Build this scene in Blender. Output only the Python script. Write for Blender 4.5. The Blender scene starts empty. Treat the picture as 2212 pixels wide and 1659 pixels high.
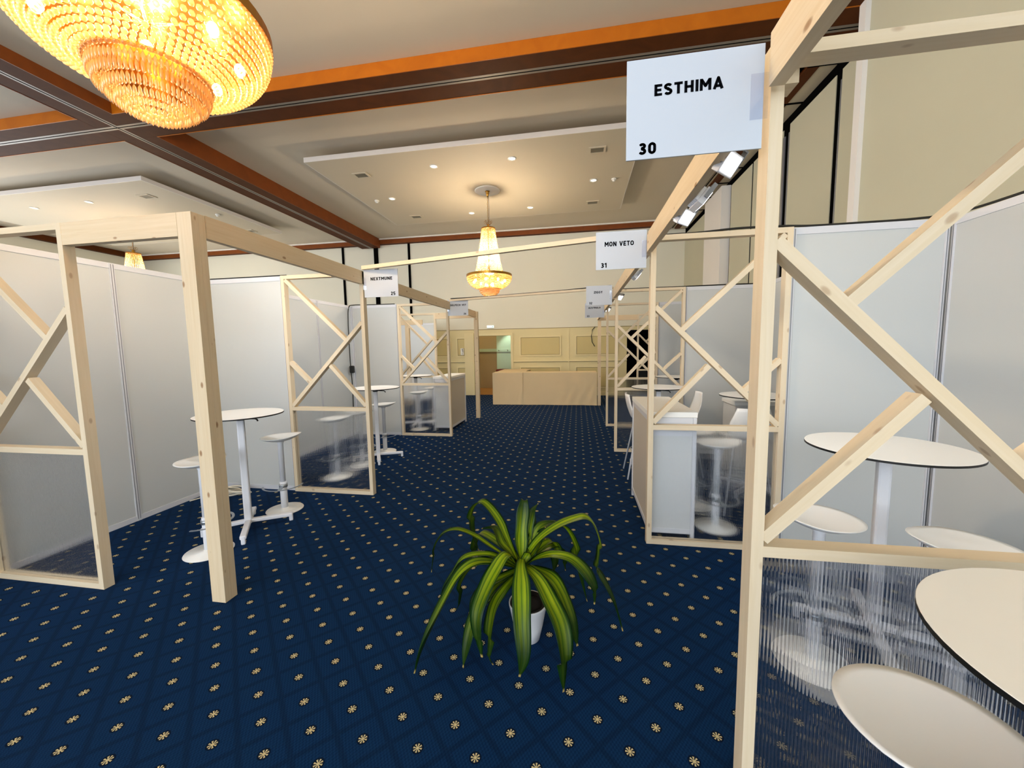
import bpy, bmesh, math, random
from math import pi, sin, cos, radians
from mathutils import Vector, Matrix
random.seed(7)
S = bpy.context.scene
C = S.collection

# ---------------------------------------------------------------- camera
F_PX, YAW, PITCH, ROLL, EYE = 834.766, -0.169243, 0.0935457, 0.0165398, 1.65
def cam_rows():
    cy, sy, cp, sp = cos(YAW), sin(YAW), cos(PITCH), sin(PITCH)
    f = Vector((sy*cp, cy*cp, -sp)); r = Vector((cy, -sy, 0)); d = f.cross(r)
    cr, sr = cos(ROLL), sin(ROLL)
    return cr*r + sr*d, -sr*r + cr*d, f
r_, d_, f_ = cam_rows()
cam = bpy.data.cameras.new('camera'); cam.sensor_width = 36; cam.lens = F_PX/2212*36
cam.clip_start = .02; cam.clip_end = 100
co = bpy.data.objects.new('camera', cam); C.objects.link(co)
M = Matrix((( r_.x, -d_.x, -f_.x, 0), (r_.y, -d_.y, -f_.y, 0), (r_.z, -d_.z, -f_.z, EYE), (0, 0, 0, 1)))
co.matrix_world = M
S.camera = co

# ---------------------------------------------------------------- world, added fill light, exposure
w = bpy.data.worlds.new('world'); S.world = w; w.use_nodes = True
w.node_tree.nodes['Background'].inputs[0].default_value = (.86, .93, 1, 1)
w.node_tree.nodes['Background'].inputs[1].default_value = 0.6
S.view_settings.view_transform = 'Standard'; S.view_settings.look = 'None'
S.view_settings.gamma = 1; S.view_settings.use_curve_mapping = False
S.view_settings.exposure = -0.08
def light(name, kind, loc, power, col=(1, 1, 1), parent=None, aim=None, **kw):
    l = bpy.data.lights.new(name, kind); l.energy = power; l.color = col
    for k, v in kw.items(): setattr(l, k, v)
    o = bpy.data.objects.new(name, l); C.objects.link(o); o.location = loc
    if aim is not None:
        o.rotation_euler = (Vector(aim) - Vector(loc)).to_track_quat('-Z', 'Y').to_euler()
    if parent:
        o.parent = parent; o.location = Vector(loc) - parent.location
    return o
# added fill: unseen area lights behind the camera and at the far left
light('fill_light', 'AREA', (-3, -6.5, 3.0), 1080, (.88, .94, 1), aim=(-3, 0, 2.6), shape='RECTANGLE', size=16, size_y=4.4)
light('fill_light', 'AREA', (-16.8, 4, 1.9), 850, (.95, .98, 1), aim=(0, 4, 3.2), shape='RECTANGLE', size=14, size_y=3.2)

# ---------------------------------------------------------------- node helpers
def rgb(h):
    h = h.lstrip('#'); c = [int(h[i:i+2], 16)/255 for i in (0, 2, 4)]
    return tuple((x/12.92 if x <= .04045 else ((x+.055)/1.055)**2.4) for x in c) + (1,)
class NT:
    def __init__(s, name):
        s.m = bpy.data.materials.new(name); s.m.use_nodes = True; s.t = s.m.node_tree; s.t.nodes.clear()
        s.out = s.t.nodes.new('ShaderNodeOutputMaterial')
    def n(s, typ, ins=None, out=0, **props):
        nd = s.t.nodes.new('ShaderNode'+typ)
        for k, v in props.items(): setattr(nd, k, v)
        for k, v in (ins or {}).items():
            i = nd.inputs[k]
            if isinstance(v, bpy.types.NodeSocket): s.t.links.new(v, i)
            else: i.default_value = v
        return nd.outputs[out] if out is not None else nd
    def m_(s, op, a, b=0.0, c=0.0):
        return s.n('Math', {0: a, 1: b, 2: c}, operation=op)
    def mix(s, f, a, b, blend='MIX'):
        nd = s.t.nodes.new('ShaderNodeMix'); nd.data_type = 'RGBA'; nd.blend_type = blend
        for i, v in ((0, f), (6, a), (7, b)):
            if isinstance(v, bpy.types.NodeSocket): s.t.links.new(v, nd.inputs[i])
            else: nd.inputs[i].default_value = v
        return nd.outputs[2]
    def ramp(s, f, stops, interp='LINEAR'):
        nd = s.t.nodes.new('ShaderNodeValToRGB'); s.t.links.new(f, nd.inputs[0]); cr = nd.color_ramp
        cr.interpolation = interp
        while len(cr.elements) < len(stops): cr.elements.new(.5)
        for e, (p, c) in zip(cr.elements, stops):
            e.position = p; e.color = c
        return nd.outputs[0]
    def surf(s, sh): s.t.links.new(sh, s.out.inputs[0]); return s.m
    def bsdf(s, col, rough=.5, metal=0, spec=.5, **kw):
        d = {'Base Color': col, 'Roughness': rough, 'Metallic': metal, 'Specular IOR Level': spec}; d.update(kw)
        return s.n('BsdfPrincipled', d)
def flat(name, col, rough=.5, metal=0, spec=.5, noise=0, nscale=8, **kw):
    t = NT(name); c = rgb(col) if isinstance(col, str) else col
    if noise:
        co_ = t.n('TexCoord', out=3)
        nz = t.n('TexNoise', {'Vector': co_, 'Scale': nscale, 'Detail': 4.0})
        c2 = tuple(x*(1-noise) for x in c[:3]) + (1,)
        c = t.mix(nz, c2, c)
    return t.surf(t.bsdf(c, rough, metal, spec, **kw))
def emis(name, col, s):
    t = NT(name); return t.surf(t.n('Emission', {'Color': rgb(col) if isinstance(col, str) else col, 'Strength': s}))

# ---------------------------------------------------------------- materials
MT = {}
def pine(name, light_c, dark_c, knot='#8a5a30', amt=.5):
    t = NT(name)
    uv = t.n('UVMap')
    mp = t.n('Mapping', {'Vector': uv, 'Scale': (1.2, 26, 1)})
    nz = t.n('TexNoise', {'Vector': mp, 'Scale': 2.2, 'Detail': 6.0, 'Roughness': .6, 'Distortion': .6})
    mp2 = t.n('Mapping', {'Vector': uv, 'Scale': (.5, 9, 1)})
    nz2 = t.n('TexNoise', {'Vector': mp2, 'Scale': 1.3, 'Detail': 2.0})
    col = t.mix(nz, rgb(dark_c), rgb(light_c))
    col = t.mix(t.m_('MULTIPLY', nz2, .35), col, rgb('#f0d6ac'))
    mp3 = t.n('Mapping', {'Vector': uv, 'Scale': (7.5, 15, 1), 'Location': (.3, .2, 0)})
    vo = t.n('TexVoronoi', {'Vector': mp3, 'Scale': 1.0, 'Randomness': 1.0}, out=0)
    vc = t.n('TexVoronoi', {'Vector': mp3, 'Scale': 1.0, 'Randomness': 1.0}, out=1)
    sel = t.m_('GREATER_THAN', t.n('SeparateColor', {0: vc}), .55)
    k = t.m_('MULTIPLY', t.ramp(vo, [(0, (1, 1, 1, 1)), (.11, (.8, .8, .8, 1)), (.18, (0, 0, 0, 1))]), sel)
    col = t.mix(t.m_('MULTIPLY', k, amt), col, rgb(knot))
    return t.surf(t.bsdf(col, .62, 0, .25))
MT['pine'] = pine('pine', '#e6dac6', '#d3c1a0')
MT['pine_post'] = pine('pine_post', '#e6d8c0', '#cdb48c', amt=.85)
MT['pine_edge'] = MT['pine']

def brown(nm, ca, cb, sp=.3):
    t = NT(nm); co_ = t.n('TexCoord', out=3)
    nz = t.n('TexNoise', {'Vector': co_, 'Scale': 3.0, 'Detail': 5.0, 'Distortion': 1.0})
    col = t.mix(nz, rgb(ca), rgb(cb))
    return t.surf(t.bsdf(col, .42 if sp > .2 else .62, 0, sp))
MT['brown'] = brown('shaded_soffit', '#44210b', '#623310', .12)  # beam timber with the shade of the undersides put into the colour
MT['fascia_dim'] = brown('dim_fascia', '#6e3712', '#8c4a18')  # same fascia timber, darkened in the colour where less light falls
MT['fascia_lit'] = brown('lit_fascia', '#a8560a', '#c87214')  # brighter orange: frontal light on the cross beam put into the colour
def ceiling_m():
    t = NT('ceiling_paint'); co_ = t.n('TexCoord', out=3)
    nz = t.n('TexNoise', {'Vector': co_, 'Scale': .7, 'Detail': 3.0})
    col = t.mix(nz, rgb('#cfc4b0'), rgb('#dacfbc'))
    return t.surf(t.bsdf(col, .8, 0, .2))
MT['ceiling'] = ceiling_m()
MT['raft'] = flat('raft_paint', '#cdc2ac', .7, noise=.04, nscale=2)
MT['raft_edge'] = flat('raft_edge', '#e6e2de', .5)
MT['groove'] = flat('beam_groove', '#8d847c', .4, .3)
MT['black'] = flat('black_plastic', '#111111', .45)
MT['gap'] = flat('black_gap', '#0b0b0b', .9, spec=0)
MT['wall'] = flat('cream_wall', '#e6e3d2', .75, noise=.05, nscale=1.2, spec=.2)
MT['wall_r'] = flat('green_cream_wall', '#c6c3ac', .7, noise=.05, nscale=1.2, spec=.2)
MT['wains'] = flat('wainscot_paint', '#e0d4a6', .6, noise=.05, nscale=2, spec=.25)
MT['inset'] = flat('wainscot_inset', '#cdbd86', .6)
MT['shadow_line'] = flat('ledge_shadow', '#8f8058', .6)  # shadow under ledge, chair rail and mouldings, painted as dark lines
MT['mould'] = flat('moulding_paint', '#e3d6a8', .55)
MT['panel'] = flat('partition_laminate', '#c9cccb', .42, noise=.03, nscale=1.5)
MT['alu'] = flat('white_aluminium', '#d6d7dc', .35)
MT['alu_gap'] = flat('profile_shadow_gap', '#8d8f96', .4, .5)
MT['white'] = flat('white_lacquer', '#f7f6f2', .35)
MT['white_metal'] = flat('white_powder_coat', '#e9ebf2', .55)
MT['shell'] = flat('white_plastic_shell', '#f5f5f3', .32)
MT['grey_step'] = flat('grey_steel', '#a9b0b8', .3, .7)
MT['sign'] = flat('sign_board', '#c6ceda', .5)
MT['ink'] = flat('sign_ink', '#0d0e12', .8, spec=0)
MT['brass'] = flat('brass', '#b8893c', .28, 1.0)
MT['cloth'] = flat('beige_cloth', '#e2cda6', .85, noise=.06, nscale=5, spec=.1)
MT['pot'] = flat('white_pot', '#eef0f4', .3)
MT['soil'] = flat('soil', '#1c130c', .95, noise=.5, nscale=60)
MT['stem'] = flat('cane_stem', '#5c4a2c', .8, noise=.3, nscale=30)
MT['cable'] = flat('black_cable', '#15140f', .5)
MT['cable_w'] = flat('cream_cable', '#e6dcc8', .5)
MT['desk_side'] = flat('desk_panel_beige', '#cfc4b4', .45)
MT['desk_grey'] = flat('desk_panel_white', '#d2d3d2', .45)
MT['vent'] = flat('vent_grille', '#77705f', .5)
MT['white_trim'] = flat('white_trim', '#f1eee6', .4)
MT['hall_green'] = flat('hall_green', '#b9cfb4', .25)
MT['hall_floor'] = flat('hall_floor', '#b07c3c', .5)
MT['hall_wall'] = flat('hall_wall', '#b3a07a', .7)
MT['red'] = flat('dark_red', '#6d1f18', .6)
MT['exit'] = emis('exit_sign_face', '#eafff2', 1.6)
MT['exit_g'] = flat('exit_green', '#1b8a55', .5)
MT['lamp'] = emis('lamp_face', '#fff2dc', 6.0)
MT['flood'] = emis('flood_face', '#fbfaff', 7.0)
MT['bulb'] = emis('bulb', '#fff0d4', 55.0)
MT['dark'] = flat('opening_shade', '#050505', .9, spec=0)

def clear_plastic():
    t = NT('clear_plastic')
    a = t.n('BsdfTransparent', {0: (.95, .965, 1, 1)}); b = t.n('BsdfGlossy', {0: (1, 1, 1, 1), 1: .15})
    return t.surf(t.n('MixShader', {0: .08, 1: a, 2: b}))
MT['clear'] = clear_plastic()
def crystal():
    t = NT('amber_crystal')
    lw = t.n('LayerWeight', {'Blend': .5}, out=1)
    a = t.n('BsdfTranslucent', {0: rgb('#ffdfa2')}); b = t.n('BsdfDiffuse', {0: rgb('#ffdda0')})
    m = t.n('MixShader', {0: .45, 1: a, 2: b})
    g = t.n('BsdfGlossy', {0: (1, .97, .9, 1), 1: .1}); tr = t.n('BsdfTransparent', {0: rgb('#fff0d2')})
    m = t.n('MixShader', {0: t.m_('SUBTRACT', .68, t.m_('MULTIPLY', lw, .45)), 1: m, 2: tr})
    return t.surf(t.n('MixShader', {0: t.m_('ADD', .06, t.m_('MULTIPLY', lw, .25)), 1: m, 2: g}))
MT['crystal'] = crystal()
def polycarb():
    # ribbed twin-wall sheet: vertical flutes every 11 mm bend what lies behind sideways
    t = NT('ribbed_polycarbonate')
    sx = t.n('SeparateXYZ', {0: t.n('TexCoord', out=3)})
    ph = t.m_('FRACT', t.m_('MULTIPLY', sx, 1/.0115))
    tri = t.m_('ABSOLUTE', t.m_('SUBTRACT', ph, .5))
    hgt = t.m_('SINE', t.m_('MULTIPLY', sx, 2*pi/.0115))
    bmp = t.n('Bump', {'Strength': .5, 'Distance': .0018, 'Height': hgt})
    refr = t.n('BsdfRefraction', {'Color': (.99, 1, 1, 1), 'Roughness': .032, 'IOR': 1.10, 'Normal': bmp})
    trn = t.n('BsdfTransparent', {0: (.98, .985, 1, 1)})
    gl = t.n('BsdfGlossy', {0: (1, 1, 1, 1), 1: .06, 'Normal': bmp})
    tl = t.n('BsdfTranslucent', {0: (.9, .92, .95, 1)}); df = t.n('BsdfDiffuse', {0: (.7, .75, .85, 1)})
    milk = t.n('MixShader', {0: .5, 1: tl, 2: df})
    body = t.n('MixShader', {0: .5, 1: trn, 2: refr})
    rib = t.m_('GREATER_THAN', tri, .40)
    f = t.m_('ADD', .004, t.m_('MULTIPLY', rib, .05))
    body = t.n('MixShader', {0: f, 1: body, 2: milk})
    fr = t.n('Fresnel', {'IOR': 1.3})
    return t.surf(t.n('MixShader', {0: t.m_('MULTIPLY', fr, .2), 1: body, 2: gl}))
MT['poly'] = polycarb()

def carpet():
    t = NT('navy_carpet'); co_ = t.n('TexCoord', out=3)
    sp = t.n('SeparateXYZ', {0: co_}, out=None); x, y = sp.outputs[0], sp.outputs[1]
    PX, PY = .2475, .1197
    u = t.m_('DIVIDE', t.m_('ADD', x, 1.5235), PX); v = t.m_('DIVIDE', t.m_('SUBTRACT', y, 1.487), PY)
    hv = t.m_('MULTIPLY', v, .5); a = t.m_('ADD', u, hv); b = t.m_('SUBTRACT', u, hv)
    ra, rb = t.m_('ROUND', a), t.m_('ROUND', b); da, db = t.m_('SUBTRACT', a, ra), t.m_('SUBTRACT', b, rb)
    # back to metres: u=(a+b)/2, v=a-b
    dx = t.m_('MULTIPLY', t.m_('ADD', da, db), PX/2); dy = t.m_('MULTIPLY', t.m_('SUBTRACT', da, db), PY)
    r = t.m_('SQRT', t.m_('ADD', t.m_('MULTIPLY', dx, dx), t.m_('MULTIPLY', dy, dy)))
    th = t.m_('ARCTAN2', dy, dx)
    pet = t.m_('GREATER_THAN', t.m_('COSINE', t.m_('MULTIPLY', th, 8.0)), -.1)
    inr = t.m_('LESS_THAN', r, .0185); core = t.m_('LESS_THAN', r, .006); halo = t.m_('LESS_THAN', r, .025)
    fl_ = t.m_('MULTIPLY', inr, t.m_('MAXIMUM', pet, core))
    lin = t.m_('MAXIMUM', t.m_('ABSOLUTE', da), t.m_('ABSOLUTE', db))
    line = t.ramp(lin, [(.40, (0, 0, 0, 1)), (.46, (1, 1, 1, 1))])
    wv = t.n('TexNoise', {'Vector': co_, 'Scale': 260.0, 'Detail': 2.0})
    big = t.n('TexNoise', {'Vector': co_, 'Scale': 1.6, 'Detail': 2.0})
    vx = t.n('Mapping', {'Vector': co_, 'Scale': (130, 90, 1)}); chk = t.n('TexChecker', {'Vector': vx, 'Scale': 1.0}, out=1)
    base = t.mix(wv, rgb('#031632'), rgb('#0b2f5a'))
    base = t.mix(t.m_('MULTIPLY', chk, .16), base, rgb('#1d4d80'))
    base = t.mix(t.m_('MULTIPLY', big, .25), base, rgb('#0f2c4c'))
    base = t.mix(t.m_('MULTIPLY', line, .36), base, rgb('#061428'))
    base = t.mix(t.m_('MULTIPLY', halo, .75), base, rgb('#050e1c'))
    gold = t.mix(wv, rgb('#b8a672'), rgb('#e2d6ae'))
    col = t.mix(fl_, base, gold)
    bmp = t.n('Bump', {'Strength': .4, 'Distance': .003, 'Height': wv})
    return t.surf(t.bsdf(col, .95, 0, .08, Normal=bmp))
MT['carpet'] = carpet()
def leaf():
    t = NT('striped_leaf'); uv = t.n('UVMap')
    sp = t.n('SeparateXYZ', {0: uv}, out=None); u, v = sp.outputs[0], sp.outputs[1]
    w_ = t.n('TexNoise', {'Vector': t.n('Mapping', {'Vector': uv, 'Scale': (2, 22, 1)}), 'Scale': 2.0, 'Detail': 3.0})
    av = t.m_('ABSOLUTE', t.m_('SUBTRACT', v, .5))
    avn = t.m_('ADD', av, t.m_('MULTIPLY', t.m_('SUBTRACT', w_, .5), .22))
    c = t.ramp(avn, [(0, rgb('#3f6a0c')), (.05, rgb('#7f9c10')), (.2, rgb('#98ab14')), (.26, rgb('#2c5a0a')), (.33, rgb('#7c9612')), (.40, rgb('#1c460a')), (.5, rgb('#0b2c08'))])
    # older, drooping leaf ends go deep green, the very tip dries to straw
    c = t.mix(t.ramp(u, [(.42, (0, 0, 0, 1)), (.80, (.92, .92, .92, 1))]), c, rgb('#0e320a'))
    c = t.mix(t.ramp(u, [(.975, (0, 0, 0, 1)), (.99, (1, 1, 1, 1))]), c, rgb('#c8b06a'))
    a = t.bsdf(c, .42, 0, .28); b = t.n('BsdfTranslucent', {0: c})
    return t.surf(t.n('MixShader', {0: .22, 1: a, 2: b}))
MT['leaf'] = leaf()

# ---------------------------------------------------------------- mesh builder
class MB:
    def __init__(s): s.v = []; s.f = []; s.uv = []; s.mi = []; s.sm = []
    def face(s, idx, uvs=None, mi=0, sm=False):
        s.f.append(idx); s.uv.append(uvs or [(0, 0)]*len(idx)); s.mi.append(mi); s.sm.append(sm)
    def stick(s, p0, p1, w, d, side=None, off=None, mi=0, q=0):
        """bar from p0 to p1; w across 'side', d across the third axis; centre line at p0-p1"""
        p0, p1 = Vector(p0), Vector(p1); a = p1-p0; L = a.length; a.normalize()
        side = Vector(side) if side is not None else (Vector((1, 0, 0)) if abs(a.x) < .9 else Vector((0, 1, 0)))
        side = (side - a*side.dot(a)).normalized(); n = a.cross(side)
        b = len(s.v); o = (random.random()*9, random.random()*9)
        for l in (0, 1):
            for i, j in ((-1, -1), (1, -1), (1, 1), (-1, 1)):
                s.v.append(p0 + a*L*l + side*w/2*i + n*d/2*j)
        per = [0, w, w+d, 2*w+d, 2*w+2*d]
        for k in range(4):
            k2 = (k+1) % 4
            s.face([b+k, b+k2, b+4+k2, b+4+k], [(o[0], o[1]+per[k]), (o[0], o[1]+per[k+1]), (o[0]+L, o[1]+per[k+1]), (o[0]+L, o[1]+per[k])], mi)
        s.face([b+3, b+2, b+1, b], [(o[0], o[1]), (o[0]+.02, o[1]), (o[0]+.02, o[1]+.1), (o[0], o[1]+.1)], mi)
        s.face([b+4, b+5, b+6, b+7], [(o[0], o[1]), (o[0]+.02, o[1]), (o[0]+.02, o[1]+.1), (o[0], o[1]+.1)], mi)
        return s
    def box(s, x0, x1, y0, y1, z0, z1, mi=0):
        d = [abs(x1-x0), abs(y1-y0), abs(z1-z0)]; k = d.index(max(d)); c = [(x0+x1)/2, (y0+y1)/2, (z0+z1)/2]
        p, q = list(c), list(c); lo = (x0, y0, z0); hi = (x1, y1, z1); p[k] = lo[k]; q[k] = hi[k]
        sd = [(0, 1, 0), (1, 0, 0), (1, 0, 0)][k]; wi = [d[1], d[0], d[0]][k]; de = [d[2], d[2], d[1]][k]
        return s.stick(p, q, wi, de, sd, mi=mi)
    def lathe(s, prof, c=(0, 0, 0), n=32, mi=0, sm=True, ax=None):
        b = len(s.v); c = Vector(c)
        for r, z in prof:
            for k in range(n):
                t = 2*pi*k/n; s.v.append(c + Vector((r*cos(t), r*sin(t), z)))
        for i in range(len(prof)-1):
            for k in range(n):
                k2 = (k+1) % n
                s.face([b+i*n+k, b+i*n+k2, b+(i+1)*n+k2, b+(i+1)*n+k], None, mi, sm)
        if prof[0][0] > 1e-4: s.face([b+k for k in range(n)][::-1], None, mi)
        if prof[-1][0] > 1e-4: s.face([b+(len(prof)-1)*n+k for k in range(n)], None, mi)
        return s
    def tube(s, pts, r, n=8, mi=0, closed=False):
        pts = [Vector(p) for p in pts]; b = len(s.v); N_ = len(pts); up = Vector((0, 0, 1))
        for i, p in enumerate(pts):
            a = (pts[(i+1) % N_] if (closed or i < N_-1) else p) - (pts[i-1] if (closed or i) else p)
            if a.length < 1e-9: a = Vector((0, 0, 1))
            a.normalize(); u = up if abs(a.dot(up)) < .95 else Vector((1, 0, 0))
            x = a.cross(u).normalized(); y = a.cross(x)
            rr = r[i] if isinstance(r, (list, tuple)) else r
            for k in range(n):
                t = 2*pi*k/n; s.v.append(p + x*rr*cos(t) + y*rr*sin(t))
        for i in range(N_ if closed else N_-1):
            i2 = (i+1) % N_
            for k in range(n):
                k2 = (k+1) % n
                s.face([b+i*n+k, b+i*n+k2, b+i2*n+k2, b+i2*n+k], None, mi, True)
        if not closed:
            s.face([b+k for k in range(n)], None, mi); s.face([b+(N_-1)*n+k for k in range(n)][::-1], None, mi)
        return s
    def bead(s, p, rx, rz, n=6, mi=0):
        b = len(s.v); p = Vector(p)
        s.v.append(p + Vector((0, 0, rz)))
        for f, zz in ((.78, .55), (1, -.05), (.7, -.62)):
            for k in range(n):
                t = 2*pi*k/n; s.v.append(p + Vector((rx*f*cos(t), rx*f*sin(t), rz*zz)))
        s.v.append(p - Vector((0, 0, rz)))
        for k in range(n):
            k2 = (k+1) % n
            s.face([b, b+1+k, b+1+k2], None, mi, True)
            for j in (0, 1): s.face([b+1+j*n+k, b+1+(j+1)*n+k, b+1+(j+1)*n+k2, b+1+j*n+k2], None, mi, True)
            s.face([b+1+2*n+k, b+1+3*n, b+1+2*n+k2], None, mi, True)
        return s
    def build(s, name, mats, parent=None, loc=None, bev=0, local=False):
        if not isinstance(mats, (list, tuple)): mats = [mats]
        o0 = Vector(loc) if loc is not None else Vector((0, 0, 0))
        base = (world_loc(parent) if parent else Vector((0, 0, 0))) if not local else Vector((0, 0, 0))
        me = bpy.data.meshes.new(name)
        me.from_pydata([tuple(v - base - o0) for v in s.v], [], s.f)
        uvl = me.uv_layers.new(name='UVMap'); i = 0
        for p, u in zip(me.polygons, s.uv):
            for k in range(p.loop_total): uvl.data[p.loop_start+k].uv = u[k]
        me.polygons.foreach_set('material_index', s.mi); me.polygons.foreach_set('use_smooth', s.sm)
        for m in mats: me.materials.append(MT[m] if isinstance(m, str) else m)
        bm = bmesh.new(); bm.from_mesh(me)
        bmesh.ops.recalc_face_normals(bm, faces=bm.faces[:]); bm.to_mesh(me); bm.free()
        me.update()
        o = bpy.data.objects.new(name, me); C.objects.link(o)
        if parent: o.parent = parent
        o.location = o0
        if bev:
            md = o.modifiers.new('bevel', 'BEVEL'); md.width = bev; md.segments = 2; md.limit_method = 'ANGLE'
        return o
def world_loc(o):
    v = Vector((0, 0, 0))
    while o: v += o.location; o = o.parent
    return v
def tag(o, label, cat, group=None):
    o['label'] = label; o['category'] = cat
    if group: o['group'] = group
    return o
def thing(name, label, cat, loc=(0, 0, 0), group=None):
    o = bpy.data.objects.new(name, None); C.objects.link(o); o.location = loc; o.empty_display_size = .1
    return tag(o, label, cat, group)
def struct(name, mb, m, parent=None, **kw):
    o = mb.build(name, m, parent, **kw)
    if not parent: o['kind'] = 'structure'
    return o
def kids(o): return [c for c in bpy.data.objects if c.parent == o]
def dup(root, loc, rz, label, group=None):
    r = root.copy(); C.objects.link(r); r.location = loc; r.rotation_euler = (0, 0, rz); r['label'] = label
    if group: r['group'] = group
    def rec(a, b):
        for ch in kids(a):
            c = ch.copy(); C.objects.link(c); c.parent = b; rec(ch, c)
    rec(root, r)
    return r
def first(root, used, loc, rz, label, group=None):
    """place the source itself the first time, copies afterwards"""
    if not used.get(root.name):
        used[root.name] = 1; root.location = loc; root.rotation_euler = (0, 0, rz); root['label'] = label
        if group: root['group'] = group
        return root
    return dup(root, loc, rz, label, group)

# ================================================================ ROOM
XR, XL, YB = 3.35, -17.3, 13.3
struct('floor', MB().box(XL, XR, -6.6, YB, -.1, 0), 'carpet')
# ceiling bays (the near bay is a little lower than the far ones)
cb = MB().box(XL, XR, -6.6, 5.4, 5.42, 5.5).box(XL, XR, 5.4, YB, 5.56, 5.66)
struct('ceiling', cb, 'ceiling')
# back wall with a doorway (x -3.45..-2.28) and a dark opening (x 1.6..2.5)
bw = MB()
for a, b, z0, z1 in ((XL, -3.46, 2.30, 5.6), (-3.46, -2.29, 2.30, 5.6), (-2.29, XR+.1, 2.30, 5.6)):
    bw.box(a, b, YB, YB+.15, z0, z1)
struct('wall_back', bw, 'wall')
wb = MB()
wb.box(XL, -3.46, YB-.02, YB+.15, 0, 2.30).box(-2.29, 1.60, YB-.02, YB+.15, 0, 2.30).box(2.52, XR+.1, YB-.02, YB+.15, 0, 2.30)
wb.box(-3.46, -2.29, YB-.02, YB+.15, 2.08, 2.30).box(1.60, 2.52, YB-.02, YB+.15, 2.17, 2.30)
struct('wall_back', wb, 'wains')
struct('trim_23', MB().box(XL, XR, YB-.03, YB-.02, 2.288, 2.306), 'shadow_line')  # painted shadow below the wainscot ledge
tr = MB()
tr.box(-2.2, 1.6, YB-.06, YB-.02, 1.16, 1.20).box(-5.9, -3.7, YB-.06, YB-.02, 1.16, 1.20).box(-.325, -.285, YB-.035, YB-.02, 0.1, 2.28)
tr.box(-2.2, 1.6, YB-.05, YB-.02, 0, .12).box(-5.9, -3.7, YB-.05, YB-.02, 0, .12)
def frame(mb, x0, x1, z0, z1, w=.045):
    for a, b, c, d in ((x0, x1, z0, z0+w), (x0, x1, z1-w, z1), (x0, x0+w, z0+w, z1-w), (x1-w, x1, z0+w, z1-w)):
        mb.box(a, b, YB-.045, YB-.02, c, d)
for x0, x1 in ((-1.98, -.56), (-.09, 1.32), (-5.6, -4.45), (-4.25, -3.85)):
    frame(tr, x0, x1, 1.35, 2.04); frame(tr, x0, x1, .25, 1.0)
ins = MB(); lns = MB()
for x0, x1 in ((-1.98, -.56), (-.09, 1.32), (-5.6, -4.45), (-4.25, -3.85)):
    for z0, z1 in ((1.35, 2.04), (.25, 1.0)):
        ins.box(x0+.06, x1-.06, YB-.026, YB-.02, z0+.06, z1-.06)
        lns.box(x0+.047, x1-.047, YB-.0225, YB-.02, z0+.047, z1-.047)  # dark rim painted for the shade inside each moulding
lns.box(-2.2, 1.6, YB-.03, YB-.02, 1.145, 1.16).box(-5.9, -3.7, YB-.03, YB-.02, 1.145, 1.16)
struct('trim_24', ins, 'inset'); struct('trim_25', lns, 'shadow_line')
struct('trim_1', tr, 'mould')
dr = MB()
for x0, x1, z0, z1 in ((-3.54, -3.46, 0, 2.16), (-2.29, -2.21, 0, 2.16), (-3.46, -2.29, 2.08, 2.16)):
    dr.box(x0, x1, YB-.05, YB+.16, z0, z1)
struct('door_1', dr, 'mould')
pil = MB().box(-3.92, -3.58, YB-.14, YB-.02, 0, 2.18)
struct('trim_2', pil, 'mould')
struct('trim_26', MB().box(-3.578, -3.542, YB-.03, YB-.02, 0, 2.1), 'gap')
# hallway seen through the doorway
h = MB().box(-4.6, -1.4, 15.6, 15.7, 0, 2.9).box(-4.7, -4.6, 13.45, 15.6, 0, 2.9).box(-1.4, -1.3, 13.45, 15.6, 0, 2.9).box(-4.6, -1.4, 13.45, 15.6, 2.6, 2.7)
struct('wall_hall', h, 'hall_wall')
struct('floor', MB().box(-4.6, -1.4, 13.3, 15.6, -.1, 0), 'hall_floor')
struct('trim_3', MB().box(-4.6, -3.25, 15.5, 15.6, 1.5, 1.62).box(-3.15, -1.4, 14.98, 15.6, 0, 2.6), 'hall_green')
# dark opening: a black sheet stands in for the shade inside
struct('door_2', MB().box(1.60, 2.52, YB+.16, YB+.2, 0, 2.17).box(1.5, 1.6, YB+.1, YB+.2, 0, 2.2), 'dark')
# right wall: near solid wall, then a run of movable panels with black gaps
struct('wall_right', MB().box(3.05, 3.2, -6.6, 5.08, 0, 5.42), 'wall_r')
struct('trim_4', MB().box(3.0, 3.05, 5.0, 5.10, 0, 5.3).box(3.05, 3.35, 5.08, 5.16, 0, 5.3), 'raft_edge')
struct('wall_right', MB().box(3.345, 3.45, 5.08, YB, 0, 5.6), 'gap')
wp = MB()
for y0, y1 in ((5.16, 5.92), (6.04, 7.16), (7.36, 8.46), (8.52, 9.55), (10.8, YB)):
    wp.box(3.335, 3.345, y0, y1, 0, 5.12)
struct('wall_right', wp, 'wall_r')
struct('trim_5', MB().box(3.15, 3.35, 9.6, 10.75, 0, 5.15), 'raft_edge')
struct('trim_6', MB().box(3.33, 3.345, 7.16, 7.19, 0, 5.0).box(3.33, 3.345, 7.30, 7.36, 0, 5.0).box(3.33, 3.345, 5.92, 5.94, 0, 5.0), 'alu_gap')
struct('wall_left', MB().box(XL-.1, XL, -6.6, YB, 0, 5.6), 'wall')
# seams of the folding wall on the back wall, far left
sm = MB().box(-8.5, -8.42, YB-.03, YB, 2.3, 5.4).box(-7.24, -7.08, YB-.03, YB, 2.3, 5.4).box(-5.94, -5.86, YB-.03, YB, 2.3, 5.4)
struct('trim_7', sm, 'gap')
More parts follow.
